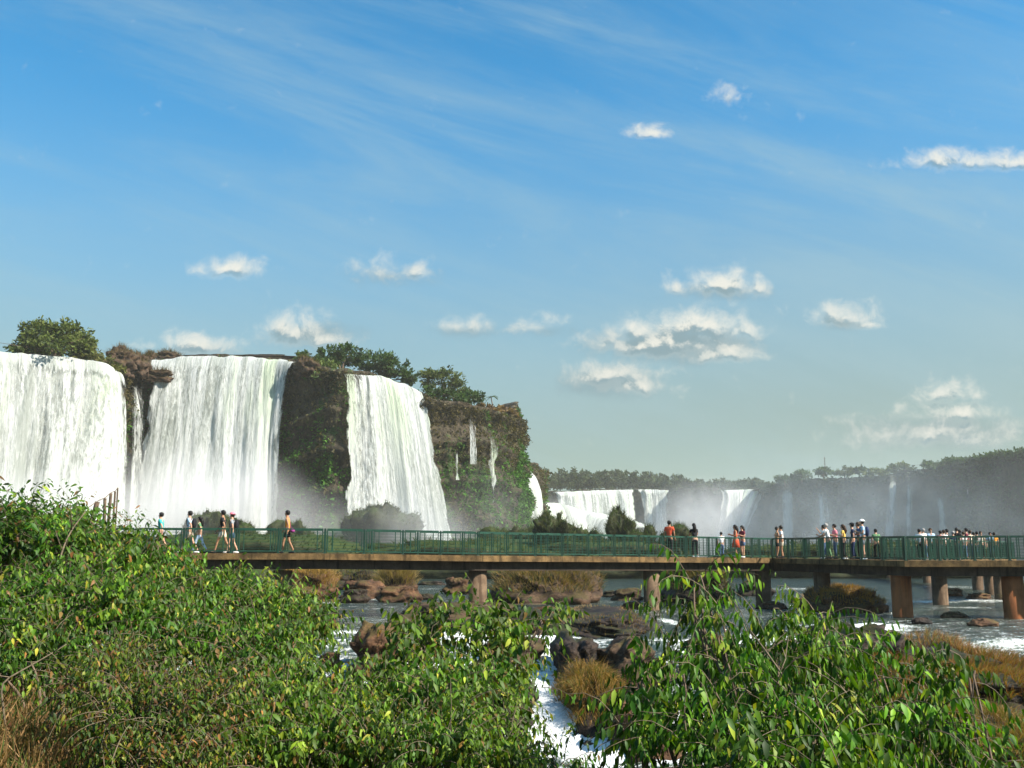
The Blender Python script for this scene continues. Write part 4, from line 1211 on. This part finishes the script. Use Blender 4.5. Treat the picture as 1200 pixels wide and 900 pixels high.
# mossy outcrops standing in the gorge behind the bridge
GM = 'mossy outcrops behind the footbridge'
GC = ((.025, .05, .010), (.07, .11, .022), (.08, .065, .02))
for (a, b, yt, Y, lb, gn) in [(392, 488, 602, 170, 'broad green mound in the spray left of the flared waterfall', 9000), (450, 508, 622, 170, 'low green slope right of the flared waterfall foot', 5000), (200, 262, 608, 165, 'misty dark mound behind the two walkers on the left', 2500),
                              (240, 296, 606, 165, 'misty dark mound behind the pink hat', 2500), (302, 375, 617, 170, 'low green mound behind the orange tank top', 3000),
                              (628, 668, 611, 120, 'bushy dark outcrop in front of the foaming step', 4000), (652, 712, 624, 122, 'low bushy outcrop right of the dark outcrop', 3000), (714, 746, 609, 125, 'tall bushy outcrop below the twin column fall', 3500),
                              (736, 772, 623, 122, 'small green outcrop right of the tall one', 2200), (762, 822, 622, 120, 'green outcrop behind the red shirt', 3500), (560, 640, 622, 140, 'green foot of the headland', 3000),
                              (820, 1200, 636, 118, 'long low dark green bank behind the right half of the railing', 14000), (-60, 400, 630, 122, 'long low green bank behind the left half of the railing', 12000), (395, 830, 634, 116, 'long low green bank behind the middle of the railing', 12000)]:
    w = (b - a) * Y / F
    rock(a, b, yt, 660, z=0, Y=Y, tall=(650 - yt) * Y / F + 2.7, depth=min(w * .6, 16), mat=M_ROCK_GREEN, flat=.45 if b - a > 300 else .5, rough=.4 if b - a > 300 else .5, grass=gn, gcolr=GC, glen=.6, droop=.4, label=lb, group=GM)
# ---------------------------------------------------------------- trees on the cliffs
def leaf_cloud(blobs, rnd, size, cols, dens=1.0, shell=.55):
    vs, qs, cs, n0 = [], [], [], 0
    for (c_, r_, n) in blobs:
        n = int(n * dens)
        cl = max(6, n // 28)
        dirs = rnd.normal(0, 1, (cl, 3)); dirs /= np.linalg.norm(dirs, axis=1)[:, None]
        cc = dirs * rnd.uniform(shell, 1.0, (cl, 1)) * np.asarray(r_)
        cc[:, 2] = np.where(cc[:, 2] < -.5 * r_[2], cc[:, 2] * .4, cc[:, 2])
        k = rnd.integers(0, cl, n); tone = rnd.uniform(0, 1, cl)
        p = np.asarray(c_) + cc[k] + rnd.normal(0, 1, (n, 3)) * np.asarray(r_) * .13
        kk = np.clip(tone[k][:, None] * .8 + rnd.random((n, 1)) * .3, 0, 1)
        col = np.asarray(cols[0]) * (1 - kk) + np.asarray(cols[1]) * kk
        nr = (p - np.asarray(c_)) / np.asarray(r_); nr /= np.linalg.norm(nr, axis=1)[:, None] + 1e-6
        v, q, c2 = tufts(p, nr, rnd.uniform(size * .6, size * 1.2, n), col, rnd, .0, 2)
        vs.append(v); qs.append(q + n0); cs.append(c2); n0 += len(v)
    return np.concatenate(vs), np.concatenate(qs), np.concatenate(cs)


def tree(label, base, blobs, size=.4, cols=((.02, .045, .012), (.075, .13, .03)), group='trees on the cliff top', seed=0, name='tree', trunk=.25, dens=1.0, cat='tree'):
    """base (px,py,Y); blobs (px,py,Y,rx px,rz px,n)"""
    rnd = np.random.default_rng(seed + 100)
    b0 = P(*base); root = empty(name, b0); tag(root, label, cat, group)
    bl = []
    m = MB()
    for (x, y, Y, rx, rz, n) in blobs:
        c_ = P(x, y, Y) - b0; k = Y / F
        bl.append((c_, (rx * k, rx * k * .9, rz * k), n))
        mid = c_ * .5 + np.array([0, 0, .15 * c_[2]]) + rnd.normal(0, .3, 3)
        m.tube([np.array([0, 0, -1.0]), mid * .5, mid, c_ + np.array([0, 0, .2 * rz * k])], [trunk, trunk * .8, trunk * .55, trunk * .2], 7)
        for _ in range(4):
            e = c_ + rnd.normal(0, .5, 3) * np.array([rx, rx, rz]) * k
            m.tube([mid, (mid + e) / 2 + rnd.normal(0, .15, 3), e], [trunk * .4, trunk * .25, trunk * .1], 5)
    m.build('trunk', M_BARK, root, True)
    v, q, c2 = leaf_cloud(bl, rnd, size, cols, dens)
    o = link('crown', raw_mesh('crown', v, q, smooth=False, colors=c2), root, M_FAR_LEAF)
    return root


GT = 'trees and bushes on the cliff top'
OLV = ((.03, .05, .014), (.13, .16, .035)); DK = ((.018, .04, .010), (.06, .11, .025)); BR = ((.09, .05, .02), (.20, .13, .05))
tree('wide leafy bush on top of the cliff above the leftmost waterfall', (66, 418, 172), [(52, 396, 172, 26, 20, 1300), (78, 394, 173, 24, 18, 1100), (35, 404, 172, 20, 14, 700), (97, 406, 174, 16, 12, 500), (64, 408, 172, 44, 12, 1000)], .55, OLV, GT, 1)
tree('olive bush hanging beside the lip of the leftmost waterfall', (112, 428, 177), [(104, 416, 176, 22, 9, 700), (126, 430, 179, 14, 9, 500), (138, 440, 183, 7, 12, 350)], .5, ((.05, .06, .016), (.14, .14, .035)), GT, 2, name='bush')
tree('dark tree cluster above the third cascade, left part', (400, 434, 205), [(388, 421, 206, 18, 14, 900), (410, 418, 207, 20, 14, 1000), (372, 428, 204, 12, 8, 400)], .55, DK, GT, 3)
tree('dark tree cluster above the third cascade, right part', (450, 445, 214), [(440, 426, 214, 24, 14, 1100), (462, 432, 214, 20, 14, 1000), (478, 444, 214, 12, 9, 500)], .55, DK, GT, 4)
tree('rounded tree with a pale top between the cascade and the headland', (520, 462, 216), [(516, 446, 216, 24, 13, 1100), (536, 456, 217, 15, 11, 600)], .55, ((.03, .05, .015), (.14, .17, .05)), GT, 5)
tree('low bushes along the rim right of the rounded tree', (545, 470, 210), [(552, 466, 212, 16, 8, 600), (530, 468, 208, 22, 9, 800), (506, 462, 204, 14, 9, 500)], .5, DK, GT, 6, name='bush')
tree('scrub along the bare right end of the headland', (585, 486, 216), [(566, 478, 214, 16, 5, 400), (589, 482, 216, 16, 5, 400), (603, 488, 222, 10, 5, 300)], .5, BR, GT, 7, name='bush')
tree('light green shrub at the left corner of the brown rock wall', (355, 422, 199), [(352, 419, 199, 10, 6, 260), (366, 427, 197, 12, 8, 350), (385, 432, 195, 12, 8, 350)], .5, ((.05, .08, .02), (.13, .17, .04)), GT, 8, name='bush')
tree('tiny pointed tree on the rim between the two cascades', (358, 420, 196), [(358, 416, 196, 3, 5, 60)], .35, DK, GT, 9, trunk=.08)


def palm(label, px, ybase, ytop, Y, seed, group, n=11, L=2.6):
    rnd = np.random.default_rng(seed); b0 = P(px, ybase, Y); tp = P(px + rnd.uniform(-2, 2), ytop, Y) - b0
    root = empty('palm_tree', b0); tag(root, label, 'palm tree', group)
    m = MB(); m.tube([(0, 0, -1), tp * .5 + np.array([.15, 0, 0]), tp], [.16, .12, .10], 7); m.build('trunk', M_BARK, root, True)
    vs, qs = [], []; k0 = 0
    for i in range(n):
        a = i * 2.4 + rnd.uniform(-.3, .3); el = rnd.uniform(-.1, 1.0)
        d = np.array([math.cos(a), math.sin(a), 0])
        for s_ in np.linspace(.1, 1, 9):
            p = tp + d * s_ * L * math.cos(el * .7) + np.array([0, 0, L * (math.sin(el) * s_ - .75 * s_ * s_)])
            for sd in (-1, 1):
                w = np.cross(d, [0, 0, 1]) * sd
                tip = p + (w * .55 + d * .35) * L * .28 * (1.1 - s_ * .6) + np.array([0, 0, -.16 * L * .6])
                vs += [p - d * .07, p + d * .07, tip + d * .03, tip - d * .03]; qs.append([k0, k0 + 1, k0 + 2, k0 + 3]); k0 += 4
    v = np.array(vs); c_ = np.tile(np.array([.045, .075, .02]), (len(v), 1))
    link('fronds', raw_mesh('fronds', v, qs, smooth=False, colors=c_), root, M_FAR_LEAF)


palm('slim tall palm standing clear on the headland', 577, 482, 465, 214, 3, GT, 9, 1.7)
palm('small palm left of the slim tall one on the headland', 560, 474, 466, 212, 5, GT, 9, 1.6)
# right side
GB = 'trees on the far right cliff top'
for i, (x, y, Y, rx, rz, c_, lb) in enumerate([(990, 553, 500, 12, 6, OLV, 'round yellow green tree right of the mast on the far cliff'), (965, 553, 508, 11, 6, DK, 'dark tree at the foot of the mast on the far cliff'), (940, 558, 520, 13, 6, DK, 'dark tree left of the mast on the far cliff'),
                                               (920, 562, 532, 12, 5, DK, 'small tree nearest the corner of the far right cliff'), (1007, 552, 486, 7, 4, DK, 'small loose tree between the yellow green tree and the domed tree'), (1055, 549, 455, 14, 6, OLV, 'domed pale green tree on the long slope of the far cliff'),
                                               (1082, 544, 443, 3, 3, DK, 'tiny lone tree right of the domed one on the far cliff'), (1030, 553, 470, 16, 4, OLV, 'low trees just left of the domed pale tree')]):
    tree(lb, (x, y + 6, Y), [(x, y, Y, rx, rz, 500 if rx > 5 else 80)], 1.0, c_, GB, 20 + i, trunk=.3)
tree('low hedge like line of trees along the skyline of the far right slope', (1140, 540, 410), [(1100, 545, 428, 24, 2, 500), (1130, 540, 414, 24, 2, 500), (1160, 535, 400, 24, 2.4, 500), (1190, 531, 386, 24, 2.4, 500), (1220, 528, 378, 22, 2.4, 400)], .95, DK, GB, 40)
mast = empty('radio_mast', P(967, 552, 505)); tag(mast, 'thin dark mast sticking up from the trees on the far right cliff', 'mast')
m = MB(); m.tube([(0, 0, -2), (0, 0, 7.2)], [.22, .12], 6); m.build('pole', M_BARK, mast); m = MB()
for z_ in (3.5, 5.0, 6.2): m.bar((-.7, 0, z_), (.7, 0, z_), .12)
m.build('crossbar', M_BARK, mast)
# the forest behind the central falls
rnd = np.random.default_rng(77); bl = []
for px in np.arange(596, 905, 3.2):
    for row in (0, 1):
        Y = 660 + 50 * row + rnd.uniform(-12, 12)
        top = np.interp(px, [596, 640, 690, 720, 760, 790, 820, 850, 905], [560, 556, 556, 555, 560, 562, 566, 566, 567]) + rnd.uniform(-3, 4) - 1 * row
        k = Y / F; h = (575 - top) / 2
        bl.append((P(px, top + h * 1.0, Y), (rnd.uniform(3.2, 5.5) * k, 4, h * k), 110))
        if rnd.random() < .3: bl.append((P(px, top - 1.5, Y), (rnd.uniform(1.5, 2.6) * k, 2, 1.8 * k), 30))
v, q, c2 = leaf_cloud(bl, rnd, 1.5, ((.02, .035, .014), (.06, .085, .03)), 1.0, .6)
tag(link('forest', raw_mesh('forest', v, q, smooth=False, colors=c2), None, M_FAR_LEAF), 'dark forest along the skyline behind the central far falls', 'forest', kind='stuff')
# dark rocks on the rim between the left falls
for (a, b, yt, yb, Y, lb) in [(104, 138, 405, 424, 184, 'jagged brown rock pile on the rim behind the cascading bush'), (132, 156, 411, 428, 190, 'brown rock beside the lip of the widest fall'), (152, 162, 411, 420, 200, 'small dark rock at the left end of the lip'), (163, 196, 411, 420, 212, 'pair of dark rocks in the stream above the widest fall'), (148, 190, 432, 440, 193, 'mossy ledge in the notch between the two broad falls'), (336, 362, 417, 432, 192, 'brown rock corner at the right end of the widest fall')]:
    rock(a, b, yt, yb, z=P(120, yb, Y)[2], Y=Y, tall=(yb - yt) * Y / F, depth=4, mat=M_ROCK, flat=.7, rough=.6, grass=500, gcolr=((.05, .05, .015), (.16, .10, .04)), glen=.9, label=lb, group='rocks on the rim of the left cliff')
rock(196, 336, 414, 421, z=P(250, 420, 215)[2], Y=215, tall=1.1, depth=3, mat=M_ROCK_DARK, flat=.3, label='thin dark rock shelf behind the lip of the widest fall', group='rocks on the rim of the left cliff')

# ---------------------------------------------------------------- old tilted railing at the left
of = empty('old_railing', P(125, 640, 17)); tag(of, 'row of dark tilted posts joined by one wire, rising out of the left bush', 'railing')
o0 = P(125, 640, 17)
tops = [(138, 572, 17.6), (135, 576, 17.3), (130, 578, 17.0), (123, 584, 16.8), (114, 588, 16.2)]
m = MB(); wt = [P(x, y - .6, Y) - o0 for x, y, Y in tops] + [P(96, 600, 15.6) - o0, P(86, 612, 15.2) - o0]
m.tube(wt, .007, 5); m.build('wire', M_BARK, of)
for (x, y, Y), (x2, w_, yb) in zip(tops, [(137, .014, 590), (133, .018, 605), (127, .026, 612), (122, .028, 622), (104, .042, 628)]):
    a = P(x, y, Y) - o0; b = P(x2, yb, Y) - o0; d = b - a; gz = bank_height(P(x2, yb, Y)[0], Y)
    b = a + d * 1.0; c_ = np.array([b[0], b[1], gz - .3 - o0[2]])
    m = MB(); m.tube([a, b, c_], w_, 8); m.build('post', M_BARK, of)

# ---------------------------------------------------------------- foreground shrubs
def leaves_mesh(pos, dr, nr, L, W_, col, curl=.18):
    n = len(pos); dr = dr / np.linalg.norm(dr, axis=1)[:, None]
    sd = np.cross(dr, nr); sd /= np.linalg.norm(sd, axis=1)[:, None] + 1e-9; nr = np.cross(sd, dr)
    L = L[:, None]; W_ = W_[:, None]
    def pt(t_, s_, h): return pos + dr * L * t_ + sd * W_ * s_ + nr * L * h
    V_ = np.stack([pt(0, 0, 0), pt(.33, 0, .02), pt(.70, 0, -curl * .35), pt(1, 0, -curl), pt(.30, -.46, .06), pt(.30, .46, .06), pt(.68, -.36, -curl * .2), pt(.68, .36, -curl * .2)], 1).reshape(-1, 3)
    i = np.arange(n)[:, None] * 8
    tr = np.concatenate([i + [0, 1, 4], i + [0, 5, 1], i + [6, 2, 3], i + [2, 7, 3]], 0)
    qd = np.concatenate([i + [4, 1, 2, 6], i + [1, 5, 7, 2]], 0)
    return V_, qd, tr, np.repeat(col, 8, 0)


PAL = {
    'right': [((.036, .088, .006), .42), ((.062, .140, .008), .34), ((.125, .22, .012), .20), ((.26, .30, .03), .08), ((.015, .04, .005), .03)],
    'left': [((.034, .082, .006), .42), ((.062, .130, .008), .34), ((.115, .19, .012), .14), ((.24, .24, .025), .05), ((.18, .09, .025), .05)],
    'low': [((.038, .075, .006), .38), ((.08, .12, .010), .30), ((.18, .18, .02), .12), ((.24, .12, .03), .08), ((.10, .045, .015), .10)],
    'mid': [((.044, .092, .007), .42), ((.08, .145, .010), .34), ((.15, .21, .015), .14), ((.28, .28, .03), .05), ((.17, .10, .025), .05)]}


def shrub(label, root_px, blobs, leafL=.10, pal='left', group='shrubs on the near bank', seed=0, droop=1.0, twigL=.45, nl=11, aspect=.36, dens=1.0, stems=3):
    """blobs: (px, py, Y, rx px, rz px, depth m, twigs)"""
    rnd = np.random.default_rng(seed + 500)
    rx_, ry_ = root_px; gz = float(bank_height(rx_, ry_)); rt = np.array([rx_, ry_, gz - .15])
    root = empty('shrub', rt); tag(root, label, 'shrub', group)
    lp, ld, ln_, lL, lc = [], [], [], [], []
    mb, tw = MB(), MB()
    cols = np.array([c_ for c_, w in PAL[pal]]); ws = np.array([w for c_, w in PAL[pal]]); ws = ws / ws.sum()
    for (px, py, Y, rx, rz, dp, nt) in blobs:
        c_ = P(px, py, Y) - rt; k = Y / F; g_ = twigL * .62; c_[2] -= .04 * droop; rr = np.array([max(rx * k - g_, .3 * rx * k), dp, max(rz * k - g_, .3 * rz * k)])
        for _ in range(stems):
            e = c_ + rnd.normal(0, .35, 3) * rr
            md = e * .5 + rnd.normal(0, .12, 3) + np.array([0, 0, .1 * np.linalg.norm(e)]) * np.array([0, 0, 1]); md[2] = max(md[2], .1)
            mb.tube(smooth_path([(0, 0, 0), md * .5 + [0, 0, -.02], md, e], 9, 2)[0], np.linspace(.022, .006, 9), 6)
        nt = int(nt * dens * .7)
        for i in range(nt):
            if i % 8 == 0:
                dq = rnd.normal(0, 1, 3); dq /= np.linalg.norm(dq); hub = c_ + dq * rr * rnd.random() ** .35; htone = float(np.clip(rnd.normal(1, .28), .5, 1.6)); hy = rnd.uniform(.78, 1.15)
            dv = rnd.normal(0, 1, 3) + dq * .5 + [0, 0, .3]; dv /= np.linalg.norm(dv)
            st = hub + dv * rnd.uniform(.0, .10, 3)
            gl = bank_height(st[0] + rt[0], st[1] + rt[1]) - rt[2] + .08
            if st[2] < gl: st[2] = gl + rnd.uniform(0, .15)
            d0 = dv * .8 + rnd.normal(0, .22, 3) + np.array([0, 0, .45]); d0 /= np.linalg.norm(d0)
            L = twigL * rnd.uniform(.6, 1.35); m_ = 6
            pts = [st]; d = d0.copy()
            for j in range(m_ - 1):
                d = d + np.array([0, 0, -.20 * droop]) + rnd.normal(0, .08, 3); d /= np.linalg.norm(d); pts.append(pts[-1] + d * L / (m_ - 1))
            pts = np.array(pts)
            if i % 2 == 0:
                tw.tube(pts, np.linspace(.0045, .0018, m_), 3, cap=False)
            tone = rnd.normal(1, .16)
            tt = np.linspace(.12, 1, nl) * (m_ - 1); i0 = np.minimum(tt.astype(int), m_ - 2); f = (tt - i0)[:, None]
            pp = pts[i0] * (1 - f) + pts[i0 + 1] * f; td = pts[i0 + 1] - pts[i0]; td /= np.linalg.norm(td, axis=1)[:, None]
            sdv = np.cross(td, [0, 0, 1.0]); sdv /= np.linalg.norm(sdv, axis=1)[:, None] + 1e-6
            sg = np.where(np.arange(nl) % 2 == 0, 1, -1)[:, None]
            dd = td * .45 + sdv * sg * .8 + rnd.normal(0, .28, (nl, 3)); dd[:, 2] -= 1.15 * droop
            nn_ = np.tile([0, 0, 1.0], (nl, 1)) + rnd.normal(0, .55, (nl, 3)) + np.array([.15, -.3, 0])
            lp.append(pp); ld.append(dd); ln_.append(nn_); lL.append(leafL * rnd.uniform(.45, 1.4, nl) * (1 - .25 * np.linspace(0, 1, nl) ** 3))
            ci = rnd.choice(len(cols), nl, p=ws)
            if rnd.random() < .12: ci[:] = rnd.choice(len(cols), p=ws)
            lc.append(cols[ci] * (rnd.uniform(.8, 1.2, (nl, 1)) * max(.55, tone) * htone * np.array([hy, 1, 1])))
    lp, ld, ln_, lL, lc = map(np.concatenate, (lp, ld, ln_, lL, lc))
    v, q, tr, c2 = leaves_mesh(lp, ld, ln_, lL, lL * aspect * rnd.uniform(.8, 1.2, len(lL)), lc)
    link('leaves', raw_mesh('leaves', v, q, tr, True, c2), root, M_LEAF)
    if tw.v: tw.build('twig', M_TWIG, root, True)['kind'] = 'stuff'
    mb.build('stem', M_BARK, root, True)
    return root


GS = 'shrubs on the near bank'
# --- the tall left thicket, back to front (px, py, Y, rx, rz, depth, twigs)
shrub('tallest shrub at the left edge with thin sprigs against the white water', (-6.2, 11.5), [(-20, 640, 12, 60, 60, 1.0, 260), (30, 625, 12, 50, 38, .9, 330), (75, 632, 12.3, 40, 36, .9, 260), (0, 600, 12, 26, 28, .5, 70)], .095, 'left', GS, 1, droop=.7)
shrub('dark shrub around the foot of the tilted posts', (-6.3, 14.5), [(104, 645, 14, 46, 32, 1.0, 310), (85, 612, 14, 26, 14, .6, 90), (134, 632, 14.2, 20, 12, .5, 50)], .10, 'left', GS, 2, droop=.7)
shrub('light green shrub in front of the bridge end', (-4.8, 13.5), [(165, 668, 13, 46, 32, 1.0, 380), (200, 684, 13, 45, 35, 1.0, 350), (186, 632, 13, 8, 16, .2, 14)], .10, 'left', GS, 3)
shrub('rounded shrub with pale tips under the left span', (-3.9, 14), [(245, 700, 13.5, 48, 28, 1.0, 360), (285, 705, 13.5, 44, 34, 1.0, 330)], .095, 'mid', GS, 4)
shrub('shrub reaching farthest right of the left thicket', (-2.7, 13), [(320, 712, 12.5, 34, 30, .9, 300), (350, 735, 12.3, 36, 32, .9, 280), (375, 735, 12.3, 18, 16, .5, 70)], .095, 'mid', GS, 5)
shrub('dense leafy shrub in the middle of the left thicket', (-3.4, 10.5), [(60, 700, 10.5, 66, 44, 1.0, 520), (150, 715, 10.3, 66, 44, 1.0, 520)], .085, 'left', GS, 6)
shrub('broad leafy shrub below the rounded one', (-2.4, 10.5), [(235, 745, 10.2, 62, 42, 1.0, 480), (310, 765, 10, 60, 44, 1.0, 460)], .08, 'left', GS, 7)
shrub('shaded shrub at the left edge halfway down', (-3.8, 8.5), [(-10, 740, 9, 60, 60, .8, 320), (40, 765, 8.8, 50, 40, .8, 320)], .075, 'left', GS, 8)
shrub('brownish low shrub with fine leaves in the lower left', (-2.3, 7.6), [(135, 795, 7.6, 56, 46, .8, 520), (180, 830, 7.2, 60, 50, .8, 560)], .048, 'low', GS, 9, twigL=.30, nl=12)
shrub('low shrub with fine yellowish leaves in the lower middle left', (-1.5, 7.4), [(255, 825, 7.4, 60, 50, .8, 560), (230, 880, 6.8, 60, 40, .8, 480), (165, 885, 6.6, 40, 34, .7, 330)], .046, 'low', GS, 10, twigL=.30, nl=12)
shrub('fresh green shrub right of the fine leaved ones', (-1.0, 8.2), [(345, 820, 8.4, 46, 52, .8, 430), (385, 860, 8, 44, 44, .8, 380), (310, 875, 7.6, 44, 34, .7, 330)], .075, 'mid', GS, 11, twigL=.4)
# --- the middle bush
shrub('middle bush with a long sprig reaching towards the rocks', (-.9, 10.4), [(478, 808, 10.4, 42, 28, .8, 190), (500, 748, 10.8, 36, 20, .6, 110), (575, 738, 11, 40, 16, .5, 110), (640, 722, 11, 26, 10, .3, 26), (588, 785, 10.6, 28, 18, .6, 80)], .105, 'mid', GS, 12, aspect=.42)
shrub('dense bush below the middle one', (-.55, 8.8), [(438, 838, 9, 48, 34, .9, 330), (520, 815, 9, 50, 34, .9, 400), (582, 818, 9.2, 24, 30, .7, 130)], .085, 'mid', GS, 13)
shrub('bright bush at the bottom centre of the photo', (-.3, 7.4), [(440, 875, 7.8, 50, 36, .8, 400), (530, 868, 7.8, 55, 36, .8, 430), (596, 884, 8, 40, 20, .7, 190), (655, 897, 8, 24, 8, .5, 50)], .07, 'mid', GS, 14, twigL=.36)
# --- the right bush
shrub('tall bush with drooping leaves whose top sprig crosses the footbridge railing', (1.75, 6.6),
      [(818, 668, 7.4, 16, 30, .12, 9), (812, 700, 7.4, 22, 26, .2, 16), (845, 712, 7.3, 34, 22, .3, 22), (845, 755, 7.2, 62, 34, .5, 60), (795, 775, 7.2, 34, 28, .4, 30), (900, 760, 7.2, 48, 32, .5, 70), (870, 815, 7, 80, 50, .8, 165)],
      .088, 'right', GS, 15, droop=1.5, twigL=.48, nl=12, aspect=.30)
shrub('bush with drooping leaves below the ridge left of the rusty pillar', (2.4, 7.2), [(960, 712, 7.6, 28, 22, .2, 24), (945, 742, 7.5, 38, 30, .4, 60), (970, 795, 7.3, 56, 42, .6, 140), (930, 850, 7, 66, 46, .8, 180)], .088, 'right', GS, 16, droop=1.5, twigL=.46, nl=12, aspect=.30)
shrub('shrub with drooping branches in front of the rust coloured island', (3.2, 7.2), [(1025, 778, 7.4, 24, 20, .3, 26), (1085, 795, 7.4, 36, 20, .3, 30), (1138, 776, 7.4, 22, 14, .15, 11), (1052, 840, 7.2, 50, 40, .6, 130), (1030, 885, 7, 60, 32, .6, 130)], .088, 'right', GS, 17, droop=1.5, twigL=.42, nl=12, aspect=.36)
shrub('thin leaved shrub left of the tall drooping bush', (1.2, 7), [(752, 790, 7.2, 24, 18, .3, 16), (745, 830, 7.1, 26, 20, .4, 26), (790, 850, 6.9, 56, 32, .6, 120), (740, 866, 6.9, 26, 10, .3, 18)], .088, 'right', GS, 18, droop=1.3, nl=11)
shrub('leafy clump at the bottom edge under the tall drooping bush', (2.0, 5.8), [(850, 885, 6.3, 70, 36, .6, 220), (960, 890, 6.3, 60, 34, .6, 200)], .088, 'right', GS, 19, droop=1.2, nl=11)
shrub('little shrub over the white water at the lower right', (3.9, 7), [(1150, 890, 7.4, 32, 14, .4, 60), (1110, 878, 7.3, 24, 12, .3, 36)], .085, 'right', GS, 20, droop=1.2)

# long pale bare branches in the bushes
for i, (pts, r_, lb) in enumerate([([(985, 890, 6.6), (940, 835, 6.6), (918, 790, 6.7), (880, 740, 6.9)], .014, 'pale bare branch slanting up through the right bush'), ([(845, 880, 6.5), (855, 830, 6.5), (880, 800, 6.6)], .009, 'thin pale forked branch low in the right bush'),
                                   ([(68, 660, 11.4), (80, 625, 11.6), (100, 600, 11.8)], .02, 'pale curved stem in the tall left shrub'), ([(0, 800, 7.4), (50, 772, 7.6), (78, 755, 7.8)], .01, 'long dry stalk at the left edge'), ([(500, 728, 10.6), (560, 708, 10.8), (640, 708, 11)], .009, 'thin straight branch along the top of the middle bush')]):
    a0 = P(*pts[0]); w = [P(*p) - a0 for p in pts]
    gz = bank_height(a0[0], a0[1]) - a0[2]
    m = MB(); pp, _ = smooth_path([np.array([w[0][0] + .1, w[0][1], gz])] + w, 16, 1); m.tube(pp, np.linspace(r_, r_ * .35, 16), 7)
    rnd = np.random.default_rng(i)
    for k in (5, 8, 11, 13):
        e = pp[k] + rnd.normal(0, .14, 3) + [0, 0, .16]; m.tube([pp[k], (pp[k] + e) / 2 + rnd.normal(0, .02, 3), e], [r_ * .4, r_ * .3, r_ * .15], 5)
    o = m.build('branch', M_TWIG, None, True); o.location = a0; tag(o, lb, 'branch')

# ground cover on the bank
rnd = np.random.default_rng(91)
n = 42000
x = rnd.uniform(-5.5, .4, n); y = rnd.uniform(3.6, 13, n); p0 = np.stack([x, y, bank_height(x, y)], 1)
k = fbm(x * .9, y * .9, 4, 3) > -.25; p0 = p0[k]
o = blades('undergrowth', p0, np.tile([0, 0, 1.0], (len(p0), 1)), rnd, .30, ((.13, .07, .025), (.36, .22, .09), (.07, .10, .02)), None, .35, .006)
tag(o, 'dry brown grass and stalks between the shrubs on the near bank', 'undergrowth', kind='stuff')
n = 9000
x = rnd.uniform(-5.5, .5, n); y = rnd.uniform(3.6, 10, n)
v, q, tr, c2 = leaves_mesh(np.stack([x, y, bank_height(x, y) + rnd.uniform(.01, .10, n)], 1), rnd.normal(0, 1, (n, 3)) * [1, 1, .4], rnd.normal(0, .5, (n, 3)) + [0, 0, 1], rnd.uniform(.04, .10, n), rnd.uniform(.015, .04, n), gcol(rnd, n, (.12, .045, .02), (.38, .20, .08)))
tag(link('fallen_leaves', raw_mesh('fallen_leaves', v, q, tr, True, c2), None, M_GRASS), 'brown dead leaves lying on the near bank', 'leaves', kind='stuff')
n = 6000
x = rnd.uniform(.5, 5.5, n); y = rnd.uniform(4.5, 9, n); p0 = np.stack([x, y, bank_height(x, y)], 1)
o = blades('undergrowth', p0, np.tile([0, 0, 1.0], (n, 1)), rnd, .3, ((.05, .07, .02), (.16, .14, .05)), None, .35, .008)
tag(o, 'sparse green stalks under the right bushes', 'undergrowth', kind='stuff')
